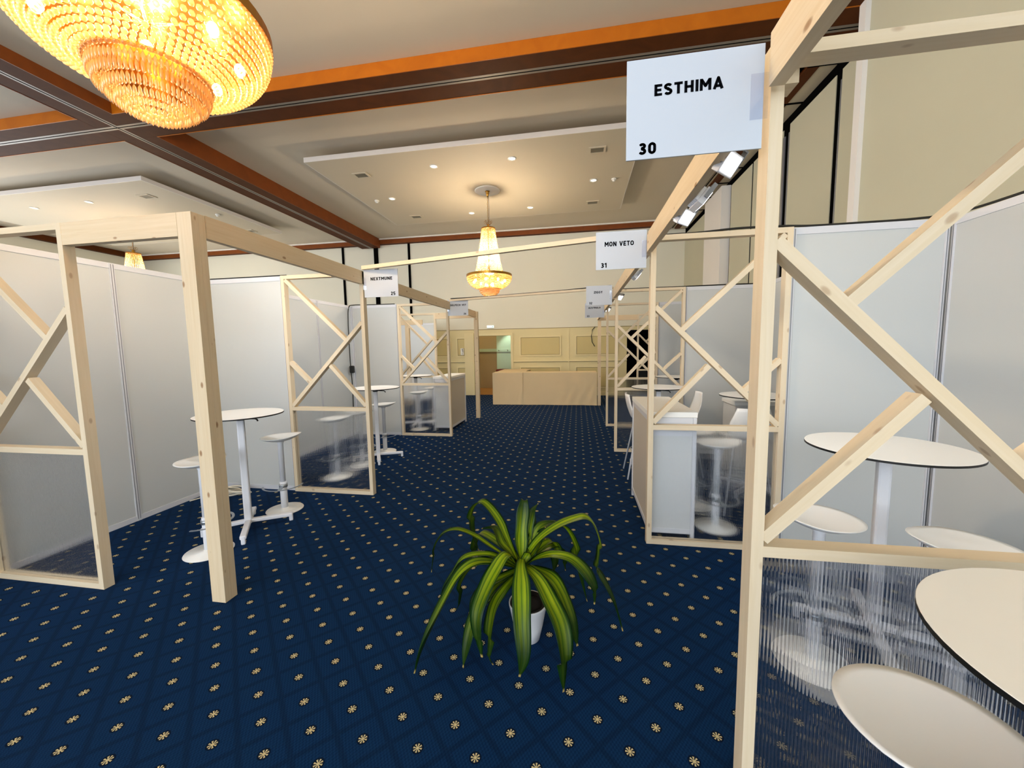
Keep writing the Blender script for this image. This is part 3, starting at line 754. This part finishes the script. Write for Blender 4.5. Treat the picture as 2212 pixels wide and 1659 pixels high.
for p, (rx, rz), lb in FL:
    o = first(fs, used, p, 0, lb, 'booth floodlights')
    # local -Y turned toward the booth: yaw about Z then pitch down
    yaw = radians(48) if rx < -.1 else radians(95); pit = radians(-38)
    o.rotation_euler = (Matrix.Rotation(yaw, 3, 'Z') @ Matrix.Rotation(pit*-1, 3, 'X')).to_euler()
for y, pw in ((1.9, 1), (2.4, .8), (4.3, 1), (5.2, .6), (7, .7), (9.4, .7)):
    light('floodlight_beam', 'SPOT', (.68, y, 2.36), 20*pw, (.93, .96, 1), aim=(2.5, y+.5, 1.2), spot_size=radians(125), spot_blend=.7, shadow_soft_size=.06)
for y in (3.0, 4.8, 5.9, 7.8):
    light('floodlight_beam', 'SPOT', (-2.42, y, 2.40), 20*2.2, (.95, .97, 1), aim=(-4.2, y+.5, 1.3), spot_size=radians(130), spot_blend=.7, shadow_soft_size=.06)
light('floodlight_beam', 'SPOT', (-5, 11, 2.4), 20, (.93, .96, 1), aim=(-5.4, 12.2, 1.5), spot_size=radians(130), spot_blend=.7, shadow_soft_size=.06)

# ================================================================ FURNITURE
def rbox(mb, x0, x1, y0, y1, z0, z1, **k): return mb.box(x0, x1, y0, y1, z0, z1, **k)
def table_src(R=.35, H=1.09):
    t = thing('bar_table', 'x', 'table')
    mb = MB(); n = 72
    mb.lathe([(R, H-.001), (R, H-.012), (R-.004, H-.013)], n=n, mi=1, sm=False)
    b = MB().lathe([(0, H), (R-.001, H), (R, H-.001)], n=n, mi=0, sm=False)
    mb.lathe([(0, H), (R-.0015, H), (R, H-.0015)], n=n, mi=0, sm=False)
    mb.build('tabletop', ['white', 'black'], t)
    br = MB().box(-.13, .13, -.03, .03, H-.03, H-.013).box(-.03, .03, -.13, .13, H-.03, H-.013).lathe([(.05, H-.03), (.035, H-.06)], n=16)
    bo = br.build('mounting_bracket', 'black', t)
    MB().tube([(.03, -.02, H-.045), (.12, -.05, H-.05), (.135, -.055, H-.06), (.14, -.057, H-.075)], .007, 6).build('lever', 'black', bo)
    MB().box(-.03, .03, -.03, .03, .05, H-.055).build('column', 'white_metal', t, bev=.012)
    for k in range(4):
        a = pi/2*k; c, s_ = cos(a), sin(a); P = lambda r, z: (r*c, r*s_, z)
        f = MB().stick(P(.02, .075), P(.36, .062), .05, .034, (-s_, c, 0)).stick(P(.345, .078), P(.345, .0), .034, .034, (-s_, c, 0))
        f.build('foot', 'white_metal', t, bev=.008)
    return t
def stool_src():
    t = thing('bar_stool', 'x', 'stool')
    H = .775
    # saddle seat: teardrop outline, rising to a thin tip along +x
    mb = MB(); nr, na = 9, 48
    def pt(i, k, top):
        r = i/nr; a = 2*pi*k/na; cx = cos(a); ex = .178 if cx < 0 else .20
        wy = .172*(1-.25*max(0, cx)**1.5)
        x = r*ex*cx; y = r*wy*sin(a)
        z = .75*max(0, x)**2 - .016*(1-r*r) + .25*y*y + .1*min(0, x)**2
        th = .026*(1-r**3)+.004
        return Vector((x, y, H + z + (0 if top else -th)))
    for top in (True, False):
        b = len(mb.v); mb.v.append(pt(0, 0, top))
        for i in range(1, nr+1):
            for k in range(na): mb.v.append(pt(i, k, top))
        for k in range(na):
            k2 = (k+1) % na; mb.face([b, b+1+k, b+1+k2] if top else [b, b+1+k2, b+1+k], None, 0, True)
            for i in range(nr-1):
                q = [b+1+i*na+k, b+1+(i+1)*na+k, b+1+(i+1)*na+k2, b+1+i*na+k2]; mb.face(q if top else q[::-1], None, 0, True)
        if top: tb = b
    for k in range(na):
        k2 = (k+1) % na; o1 = tb+1+(nr-1)*na; o2 = b+1+(nr-1)*na
        mb.face([o1+k, o2+k, o2+k2, o1+k2], None, 0, True)
    mb.build('seat', 'shell', t)
    MB().lathe([(.026, .30), (.026, .70), (.04, .735)], n=20).build('piston', 'white_metal', t)
    MB().lathe([(.033, .012), (.033, .30), (.027, .302)], n=20).build('column', 'white_metal', t)
    MB().lathe([(.172, 0), (.175, .004), (.172, .009), (.04, .014), (.034, .03)], n=48).build('base_plate', 'white', t)
    fr = MB(); n = 22
    for k in range(n+1):
        a = -pi*.48 + pi*.96*k/n - pi/2
        fr.v += [Vector((r*cos(a)*1.0, r*sin(a), z)) for r, z in ((.172, .266), (.19, .268), (.19, .262), (.172, .260))]
    for k in range(n):
        for j in range(4):
            fr.face([4*k+j, 4*k+(j+1) % 4, 4*k+4+(j+1) % 4, 4*k+4+j], None, 0, False)
    fr.face([0, 1, 2, 3]); fr.face([4*n+3, 4*n+2, 4*n+1, 4*n])
    fr.stick((0, -.02, .263), (0, -.18, .264), .03, .006, (1, 0, 0)).lathe([(.04, .245), (.04, .28)], n=16)
    fr.build('footrest', 'grey_step', t)
    return t
def bar_chair_src():
    """moulded white shell on four splayed legs with a ring; the back rises on the -x side"""
    t = thing('bar_chair', 'x', 'chair'); H = .74; mb = MB(); ns, nc = 22, 14
    prof = []
    for i in range(ns+1):
        s_ = i/ns
        if s_ < .55: q = s_/.55; x = .20-.36*q; z = H+.012*(1-q)**2*-1 + .01*sin(q*pi)*-1
        else:
            q = (s_-.55)/.45; x = -.16-.055*sin(q*pi/2)-.03*q; z = H+.31*q**1.15
        prof.append((x, z, .20-.02*abs(s_-.4) - (.05*max(0, s_-.8)/.2)))
    th = .009
    for lay in (0, 1):
        for i, (x, z, hw) in enumerate(prof):
            for k in range(nc+1):
                v_ = -1+2*k/nc; cur = .035*v_**4 if i < 12 else .03*v_*v_
                p = Vector((x + (cur if i >= 12 else 0), hw*v_, z + (cur if i < 12 else 0)))
                d = Vector((0, 0, -th)) if i < 12 else Vector((-th, 0, 0)); mb.v.append(p + d*lay)
    W = nc+1; N1 = (ns+1)*W
    for i in range(ns):
        for k in range(nc):
            q = [i*W+k, i*W+k+1, (i+1)*W+k+1, (i+1)*W+k]; mb.face(q, None, 0, True); mb.face([N1+j for j in q[::-1]], None, 0, True)
    for i in range(ns):
        for k in (0, nc): mb.face([i*W+k, (i+1)*W+k, N1+(i+1)*W+k, N1+i*W+k], None, 0, True)
    for k in range(nc):
        for i in (0, ns): mb.face([i*W+k, i*W+k+1, N1+i*W+k+1, N1+i*W+k], None, 0, True)
    mb.build('shell', 'shell', t)
    for sx in (-1, 1):
        for sy in (-1, 1):
            MB().tube([(.09*sx, .09*sy, H-.02), (.12*sx, .12*sy, H-.06), (.235*sx, .225*sy, .004)], .0105, 8).build('leg', 'white_metal', t)
    pts = [(.178*cos(2*pi*k/28), .178*sin(2*pi*k/28)*.96, .34) for k in range(28)]
    MB().tube(pts, .008, 7, closed=True).build('footring', 'grey_step', t)
    MB().box(-.10, .10, -.10, .10, H-.035, H-.02).build('seat_plate', 'white_metal', t)
    return t
def desk_src(W=.38, L=1.02, H=1.1):
    """counter cabinet, its long closed side facing -x, top overhanging a little"""
    t = thing('reception_desk', 'x', 'desk')
    MB().box(-W/2, W/2, -L/2, L/2, H-.045, H).build('worktop', 'white', t, bev=.003)
    for x, y in ((-1, -1), (-1, 1), (1, -1), (1, 1)):
        MB().box(x*(W/2-.018)-.014, x*(W/2-.018)+.014, y*(L/2-.018)-.014, y*(L/2-.018)+.014, 0, H-.046).build('leg', 'alu', t)
    for sx, m in ((-1, 'desk_side'), (1, 'desk_grey')):
        MB().box(sx*(W/2-.018)-.005, sx*(W/2-.018)+.005, -L/2+.033, L/2-.033, .10, H-.09).build('side_panel', m, t)
        for z0, z1 in ((.06, .10), (H-.09, H-.047)):
            MB().box(sx*(W/2-.018)-.012, sx*(W/2-.018)+.012, -L/2+.033, L/2-.033, z0, z1).build('rail', 'alu', t)
    for sy in (-1, 1):
        MB().box(-W/2+.033, W/2-.033, sy*(L/2-.018)-.005, sy*(L/2-.018)+.005, .10, H-.20).build('end_panel', 'desk_grey', t)
        for z0, z1, q in ((.06, .10, .012), (H-.2, H-.13, .012), (H-.125, H-.047, .010)):
            MB().box(-W/2+.033, W/2-.033, sy*(L/2-.018)-q, sy*(L/2-.018)+q, z0, z1).build('rail', 'alu', t)
    return t
tb, st, bc, dk = table_src(), stool_src(), bar_chair_src(), desk_src()
G1, G2, G3 = 'round white bar tables', 'white bar stools', 'white shell bar chairs'
T = lambda x, y, rz, lb: first(tb, used, (x, y, 0), radians(rz), lb, G1)
K = lambda x, y, rz, lb: first(st, used, (x, y, 0), radians(rz), lb, G2)
B = lambda x, y, rz, lb: first(bc, used, (x, y, 0), radians(rz), lb, G3)
# near left booth
T(-3.05, 3.03, 37, 'round bar table on cross foot beyond the thick post at left')
K(-3.03, 3.46, 28, 'white bar stool fully in view right of the left round table')
K(-3.03, 2.61, 100, 'white bar stool half hidden behind the thick left post')
# nextmune booth
T(-2.99, 5.33, 30, 'round bar table right behind the booth 25 post')
K(-3.10, 5.75, 15, 'white bar stool beyond the booth 25 table, dish base on open carpet')
K(-3.11, 4.50, 15, 'stool showing only as a pale blur low in the booth 25 sheet')
K(-3.07, 5.02, 190, 'stool whose pale base blurs beside the table foot in the booth 25 sheet')
# delpech booth
T(-3.45, 7.85, 10, 'round bar table behind the booth 26 lattice, next to the desk')
K(-3.22, 7.45, 40, 'stool blurred behind the booth 26 sheet, nearer one')
K(-3.25, 8.30, 10, 'stool blurred behind the booth 26 sheet, farther one')
# near right booth
T(1.63, 2.34, -20, 'round bar table against the white cross panel in booth 30')
K(1.20, 2.10, 168, 'stool with teardrop seat left of booth 30 table')
K(1.64, 1.88, 172, 'stool whose wide seat edge shows above the rail at the right edge')
T(1.02, .74, 15, 'nearest round bar table, cut off by the right edge of the photo')
K(.792, .945, -62, 'nearest stool at the bottom right corner with a large shaded seat')
# mon veto booth
first(dk, used, (.775, 3.83, 0), 0, 'beige-sided reception desk beside the plant aisle on the right', 'white reception desks')
first(dk, used, (-2.68, 7.87, 0), radians(180), 'small distant reception desk in the left row, before the far post', 'white reception desks')
T(1.08, 5.47, 0, 'round bar table just past the far end of the right desk')
T(1.92, 4.60, 45, 'round bar table by the low cabinet in booth 31')
T(1.74, 7.3, 0, 'small distant round table inside booth 32')
K(1.23, 3.64, 8, 'stool seen through the ribbed sheet beside the right desk')
K(1.185, 4.12, 20, 'second stool behind the ribbed sheet, base partly hidden by the desk')
B(1.62, 4.10, 88, 'shell bar chair with its back to the camera before the low cabinet')
B(1.30, 5.22, 180, 'shell bar chair whose back stands right of the desk top')
B(.845, 5.04, 0, 'shell bar chair poking out left of the desk top')
# low cabinet
cb_ = thing('storage_cabinet', 'low white lockable cabinet against the right booth wall behind the round table', 'cabinet', (2.17, 5.07, 0))
MB().box(1.83, 2.50, 4.88, 5.26, .06, .93).build('body', 'desk_grey', cb_)
MB().box(1.815, 2.515, 4.865, 5.275, .93, .975).build('top', 'white', cb_, bev=.003)
MB().box(1.85, 2.48, 4.90, 5.24, 0, .06).build('plinth', 'alu', cb_)
for x0, x1 in ((1.835, 2.162), (2.168, 2.495)):
    d_o = MB().box(x0, x1, 4.872, 4.879, .07, .92).build('door', 'desk_grey', cb_)
    MB().lathe([(.012, 0), (.012, .01)], (x1-.04 if x0 < 2 else x0+.04, 4.868, .78), 12).build('lock', 'alu_gap', d_o)

# ---- draped counter
ct = thing('draped_counter', 'long counter draped in beige cloth at the far end of the aisle', 'counter', (-.95, 10.98, 0))
def drape(x0, x1, y0, y1, H, name, seed, fold):
    random.seed(seed); mb = MB(); nx, nz = 70, 20; W = nx+1
    for j in range(nz+1):
        for i in range(W):
            u, v_ = i/nx, j/nz; z = H*(1-v_)
            off = -.012*v_ - fold*v_*(.5+.5*sin(u*40+3*v_*(1+u*3)))*(.25+.75*u*u)*.5 - fold*.5*v_*sin(u*13-v_*4+seed)
            if j == 0: off = 0
            mb.v.append(Vector((x0+(x1-x0)*u, y0+off, max(.004, z))))
    for j in range(nz):
        for i in range(nx): mb.face([j*W+i, j*W+i+1, (j+1)*W+i+1, (j+1)*W+i], None, 0, True)
    mb.box(x0, x1, y0+.002, y1, H-.03, H); mb.box(x0, x0+.02, y0+.02, y1, 0, H-.03); mb.box(x1-.02, x1, y0+.02, y1, 0, H-.03); mb.box(x0+.02, x1-.02, y1-.02, y1, 0, H-.03)
    return mb.build(name, 'cloth', ct)
drape(-2.45, -1.56, 10.98, 12.9, .93, 'cloth_cover', 3, .008)
drape(-1.555, .53, 10.99, 11.65, .93, 'cloth_cover', 5, .028)

# ---- exit sign, wall fittings
ex = thing('exit_sign', 'small lit emergency exit sign above the far doorway', 'sign', (-2.98, YB-.04, 2.36))
MB().box(-3.12, -2.86, YB-.06, YB, 2.345, 2.44).build('housing', 'white_trim', ex)
MB().box(-3.11, -2.87, YB-.064, YB-.061, 2.353, 2.432).build('lit_face', 'exit', ex)
MB().stick((-2.95, YB-.066, 2.39), (-2.91, YB-.066, 2.39), .012, .002, (0, 0, 1)).stick((-2.915, YB-.066, 2.41), (-2.895, YB-.066, 2.39), .01, .002, (0, 0, 1)).stick((-2.915, YB-.066, 2.37), (-2.895, YB-.066, 2.39), .01, .002, (0, 0, 1)).build('arrow', 'exit_g', ex)
wf = thing('wall_phone', 'small white handset box on the far wall left of the doorway', 'wall fitting', (-4.02, YB-.06, 1.45))
MB().box(-4.08, -3.97, YB-.09, YB-.02, 1.42, 1.66).build('box', 'white_trim', wf)
MB().tube([(-4.02, YB-.1, 1.64), (-3.99, YB-.12, 1.55), (-4.02, YB-.1, 1.45)], .012, 6).build('handset', 'alu_gap', wf)
# hallway furniture
hb = thing('storage_bench', 'box with dark red top in the hallway beyond the doorway', 'bench', (-2.78, 14.2, 0))
MB().box(-3.0, -2.5, 14.0, 14.4, 0, .78).build('body', 'mould', hb); MB().lathe([(.28, .78), (.28, .83), (.24, .86)], (-2.75, 14.2, 0), 20).build('lid', 'red', hb)
hr = thing('coat_rail', 'coat rail with pegs on the hallway wall', 'coat rail', (-3.0, 14.94, 1.55))
o = MB().box(-3.15, -1.5, 14.95, 14.98, 1.5, 1.6)
o.build('board', 'hall_green', hr)
for k in range(4): MB().tube([(-3.05+k*.35, 14.95, 1.55), (-3.05+k*.35, 14.88, 1.54), (-3.05+k*.35, 14.87, 1.58)], .012, 6).build('peg', 'vent', hr)
light('hall_spot', 'SPOT', (-2.55, 14.5, 2.55), 55, (.9, 1, .85), aim=(-2.65, 15, 1.2), spot_size=radians(70), spot_blend=.6, shadow_soft_size=.05)
light('hall_lamp', 'POINT', (-3.8, 14.5, 2.3), 18, (1, .8, .5), shadow_soft_size=.1)
cw = MB().tube([(.57, YB-.05, 2.3), (.48, YB-.06, 2.2), (.45, YB-.06, 2.0), (.47, YB-.06, 1.8), (.56, YB-.05, 1.65)], .012, 6)
tag(cw.build('power_cable', 'cable'), 'short dark cable looped on the far wall beside the portal post', 'cable')

# ---- cables
def cable(pts, r, label, m='cable', name='power_cable', n=8, sub=6):
    P = [Vector(p) for p in pts]; out = []
    for i in range(len(P)-1):
        p0, p1, p2, p3 = P[max(0, i-1)], P[i], P[i+1], P[min(len(P)-1, i+2)]
        for k in range(sub):
            t_ = k/sub
            out.append(.5*((2*p1)+(p2-p0)*t_+(2*p0-5*p1+4*p2-p3)*t_*t_+(3*p1-p0-3*p2+p3)*t_**3))
    out.append(P[-1])
    return tag(MB().tube(out, r, n).build(name, m), label, 'cable')
cable([(.62, 3.27, 2.508), (.9, 3.275, 2.509), (1.2, 3.28, 2.525), (1.5, 3.275, 2.52), (1.7, 3.27, 2.508), (2.0, 3.27, 2.508), (2.35, 3.27, 2.512), (2.57, 3.2, 2.52), (2.58, 2.7, 2.508), (2.59, 2.0, 2.508), (2.59, 1.3, 2.508)], .0085, 'black cable lying along the top of the right cross panel')
cable([(-4.27, 3.98, 2.508), (-3.9, 3.985, 2.508), (-3.5, 3.985, 2.508), (-3.25, 3.98, 2.508)], .007, 'thin black cable on top of the left cross panel behind the stools')
cable([(-3.4, 6.92, 2.508), (-3.9, 6.92, 2.508), (-4.22, 6.88, 2.51), (-4.272, 6.80, 2.46), (-4.275, 6.76, 2.2), (-4.272, 6.75, 1.7), (-4.272, 6.755, 1.35), (-4.26, 6.76, 1.0), (-4.272, 6.77, .6), (-4.27, 6.72, .02)], .009, 'black cable hanging down the wall in booth 25')
tag(MB().box(-4.27, -4.20, 6.70, 6.78, 1.22, 1.36).build('plug_adapter', 'black', bev=.015), 'black plug adapter on the hanging cable in booth 25', 'plug')
cable([(-2.3, 6.93, 2.565), (-1.6, 6.74, 2.555), (-.9, 6.55, 2.553), (-.2, 6.37, 2.556), (.5, 6.17, 2.57)], .009, 'dark cable strung across the aisle on the farther batten')
cable([(.62, 6.16, 2.508), (1.0, 6.165, 2.508), (1.5, 6.16, 2.508), (2.1, 6.16, 2.512), (2.55, 6.17, 2.51)], .009, 'dark cable along the top of booth 32 panel')
cl = []
for k in range(90):
    a = k*.42; r = .15+.025*sin(k*1.3)+.02*cos(k*.7); cl.append((-3.96+r*1.15*cos(a), 3.76+r*.55*sin(a), .01+.0006*k+.006*(sin(k*.9)+1)))
cl += [(-4.1, 3.72, .02), (-4.2, 3.66, .01), (-4.26, 3.5, .01)]
cable(cl, .0065, 'coil of cream cable on the carpet behind the left round table', 'cable_w', 'cable_coil', 6, 3)

# ================================================================ PLANT
pl = thing('potted_dracaena', 'striped green dracaena in a white pot alone in the middle of the aisle', 'plant', (-.28, 2.05, 0))
MB().lathe([(.058, 0), (.066, .004), (.083, .08), (.100, .17), (.1075, .205), (.1075, .215), (.102, .215), (.100, .195)], (-.28, 2.05, 0), 40).build('pot', 'pot', pl)
MB().lathe([(.0985, .198), (.0985, .217), (.092, .217), (.09, .200)], (-.28, 2.05, 0), 32).build('nursery_pot', 'soil', pl)
MB().lathe([(.0895, .199), (.05, .203), (0, .205)], (-.28, 2.05, 0), 28).build('soil', 'soil', pl)
MB().tube([(-.28, 2.05, .18), (-.285, 2.05, .26), (-.295, 2.05, .34), (-.305, 2.05, .46)], [.02, .019, .018, .014], 10).build('stem', 'stem', pl)
LEAVES = [(0.052, [(-0.313, 2.05, 0.438), (-0.327, 2.13, 0.552), (-0.322, 2.18, 0.665), (-0.315, 2.21, 0.738), (-0.315, 2.25, 0.713)]),
 (0.058, [(-0.309, 2.03, 0.474), (-0.302, 1.95, 0.477), (-0.284, 1.85, 0.428), (-0.268, 1.75, 0.322), (-0.254, 1.69, 0.191), (-0.275, 1.68, 0.09)]),
 (0.06, [(-0.341, 2.05, 0.427), (-0.381, 1.97, 0.526), (-0.426, 1.89, 0.482), (-0.469, 1.81, 0.407), (-0.492, 1.75, 0.334), (-0.486, 1.72, 0.247), (-0.465, 1.71, 0.14)]),
 (0.06, [(-0.309, 2.05, 0.43), (-0.252, 1.97, 0.441), (-0.201, 1.91, 0.428), (-0.136, 1.81, 0.38), (-0.084, 1.73, 0.321), (-0.063, 1.68, 0.203), (-0.067, 1.67, 0.05)]),
 (0.055, [(-0.301, 2.05, 0.43), (-0.213, 2.03, 0.417), (-0.132, 1.97, 0.404), (-0.079, 1.93, 0.341), (-0.034, 1.87, 0.258), (-0.003, 1.85, 0.141)]),
 (0.05, [(-0.309, 2.05, 0.421), (-0.203, 2.02, 0.5), (-0.11, 1.99, 0.536), (-0.028, 1.97, 0.53),
 (0.044, 1.95, 0.471),
 (0.087, 1.95, 0.383),
 (0.087, 1.95, 0.305)]),
 (0.045, [(-0.305, 2.08, 0.438), (-0.233, 2.17, 0.538), (-0.155, 2.23, 0.592), (-0.074, 2.27, 0.552), (-0.016, 2.29, 0.421),
 (0.001, 2.29, 0.279),
 (0.056, 2.29, 0.085)]),
 (0.06, [(-0.305, 2.05, 0.446), (-0.224, 2.08, 0.56), (-0.123, 2.1, 0.638), (-0.014, 2.1, 0.694),
 (0.047, 2.1, 0.704),
 (0.092, 2.1, 0.652), (0.118, 2.09, 0.571), (0.114, 2.07, 0.485), (0.102, 2.05, 0.431), (0.142, 2.03, 0.367), (0.193, 2.02, 0.268), (0.238, 2.02, 0.12)]),
 (0.035, [(-0.295, 2.13, 0.469), (-0.28, 2.19, 0.611), (-0.267, 2.22, 0.672), (-0.236, 2.25, 0.71)]),
 (0.045, [(-0.333, 2.05, 0.444), (-0.358, 2.06, 0.486), (-0.41, 2.09, 0.566), (-0.455, 2.12, 0.641), (-0.517, 2.14, 0.714), (-0.569, 2.15, 0.741), (-0.619, 2.17, 0.687), (-0.639, 2.17, 0.598), (-0.61, 2.15, 0.496), (-0.585, 2.15, 0.437)]),
 (0.03, [(-0.341, 2.05, 0.427), (-0.412, 2.05, 0.479), (-0.5, 2.05, 0.531), (-0.589, 2.05, 0.583), (-0.681, 2.03, 0.62), (-0.761, 2.02, 0.594), (-0.807, 2.0, 0.518), (-0.825, 1.99, 0.38)]),
 (0.04, [(-0.333, 2.05, 0.411), (-0.456, 2.03, 0.479), (-0.548, 2.01, 0.491), (-0.635, 2.0, 0.465), (-0.692, 1.99, 0.383), (-0.749, 1.98, 0.301), (-0.773, 1.97, 0.222)]),
 (0.06, [(-0.333, 2.05, 0.395), (-0.377, 2.03, 0.427), (-0.475, 1.97, 0.467), (-0.55, 1.9, 0.489), (-0.613, 1.85, 0.452), (-0.668, 1.78, 0.362), (-0.732, 1.72, 0.234), (-0.775, 1.69, 0.133), (-0.8, 1.67, 0.046)]),
 (0.04, [(-0.336, 2.07, 0.416), (-0.484, 2.15, 0.392), (-0.634, 2.19, 0.312), (-0.725, 2.21, 0.173), (-0.748, 2.21, 0.022), (-0.776, 2.21, 0.008)]),
 (0.055, [(-0.333, 2.05, 0.395), (-0.442, 1.95, 0.365), (-0.493, 1.9, 0.305), (-0.544, 1.85, 0.218), (-0.571, 1.8, 0.097), (-0.584, 1.78, 0.008)]),
 (0.055, [(-0.334, 2.05, 0.378), (-0.388, 1.95, 0.346), (-0.437, 1.9, 0.272), (-0.454, 1.85, 0.165), (-0.46, 1.83, 0.047), (-0.434, 1.82, 0.008)]),
 (0.05, [(-0.336, 2.07, 0.441), (-0.448, 2.15, 0.49), (-0.497, 2.19, 0.554), (-0.58, 2.21, 0.548)]),
 (0.045, [(-0.312, 2.07, 0.443), (-0.256, 2.15, 0.53), (-0.218, 2.19, 0.589), (-0.164, 2.23, 0.602), (-0.111, 2.25, 0.594)]),
 (0.05, [(-0.312, 2.07, 0.418), (-0.23, 2.13, 0.474), (-0.169, 2.18, 0.503), (-0.138, 2.21, 0.473), (-0.127, 2.23, 0.375), (-0.149, 2.23, 0.285)]),
 (0.05, [(-0.333, 2.05, 0.395), (-0.414, 1.97, 0.387), (-0.484, 1.93, 0.358), (-0.555, 1.9, 0.291), (-0.579, 1.89, 0.228)]),
 (0.045, [(-0.339, 2.09, 0.438), (-0.473, 2.19, 0.476), (-0.592, 2.25, 0.5), (-0.634, 2.27, 0.442), (-0.655, 2.27, 0.348), (-0.639, 2.27, 0.265)]),
 (0.05, [(-0.32, 2.1, 0.425), (-0.294, 2.19, 0.524), (-0.267, 2.25, 0.593), (-0.266, 2.29, 0.624)]),
 (0.055, [(-0.312, 2.07, 0.434), (-0.246, 2.13, 0.499), (-0.207, 2.15, 0.567), (-0.182, 2.15, 0.611)]),
 (0.05, [(-0.325, 2.05, 0.395), (-0.391, 2.01, 0.331), (-0.474, 2.05, 0.222), (-0.59, 2.07, 0.093), (-0.627, 2.07, 0.008)]),
 (0.045, [(-0.31, 2.08, 0.412), (-0.185, 2.17, 0.473), (-0.116, 2.25, 0.444), (-0.084, 2.29, 0.344), (-0.076, 2.3, 0.267)])]
def cr_pts(P, sub=7):
    P = [Vector(p) for p in P]; out = []
    for i in range(len(P)-1):
        p0, p1, p2, p3 = P[max(0, i-1)], P[i], P[i+1], P[min(len(P)-1, i+2)]
        for k in range(sub):
            t_ = k/sub; out.append(.5*((2*p1)+(p2-p0)*t_+(2*p0-5*p1+4*p2-p3)*t_*t_+(3*p1-p0-3*p2+p3)*t_**3))
    return out + [P[-1]]
random.seed(11)
for w_, pts in LEAVES:
    P = cr_pts(pts); n = len(P); mb = MB(); nc = 8; L = 0; acc = [0]
    for i in range(1, n): L += (P[i]-P[i-1]).length; acc.append(L)
    fold = random.uniform(.12, .3); tw = random.uniform(-.35, .35); ph = random.random()*6
    for i, p in enumerate(P):
        u = acc[i]/L; a = (P[min(n-1, i+1)]-P[max(0, i-1)]).normalized()
        rad = Vector((p.x+.29, p.y-2.05, 0)); rad = rad.normalized() if rad.length > .02 else Vector((0, -1, 0))
        side = Vector((0, 0, 1)).cross(rad)
        side = (side-a*side.dot(a))
        if side.length < .25:
            side = a.cross(Vector((0, 0, 1)) if abs(a.z) < .9 else rad)
        side.normalize(); side = Matrix.Rotation(tw*u, 3, a) @ side
        up = side.cross(a)
        if up.z < 0 and abs(a.z) < .98: up = -up
        wd = w_*1.6*min(1, .42+u*2.0)*(1 if u < .62 else max(.1, 1-((u-.62)/.38)**1.8))*(1+.07*sin(u*11+ph))
        for layer in (0, 1):
            for k in range(nc+1):
                v_ = -1+2*k/nc
                q = p + side*wd/2*v_*(1-.12*fold) + up*(abs(v_)*wd*fold*.9 + .004*sin(v_*7+u*9+ph)*abs(v_)*(1 if w_ > .045 else .4)) + up*(-.0012*layer)
                q.z = max(q.z, .004); mb.v.append(q)
    W = 2*(nc+1)
    for i in range(n-1):
        u0, u1 = acc[i]/L, acc[i+1]/L
        for layer in (0, 1):
            o = layer*(nc+1)
            for k in range(nc):
                q = [i*W+o+k, i*W+o+k+1, (i+1)*W+o+k+1, (i+1)*W+o+k]; uv = [(u0, k/nc), (u0, (k+1)/nc), (u1, (k+1)/nc), (u1, k/nc)]
                mb.face(q if layer == 0 else q[::-1], uv if layer == 0 else uv[::-1], 0, True)
        for k in (0, nc):
            mb.face([i*W+k, (i+1)*W+k, (i+1)*W+nc+1+k, i*W+nc+1+k], [(u0, 0), (u1, 0), (u1, 0), (u0, 0)], 0, True)
    mb.build('leaf', 'leaf', pl)
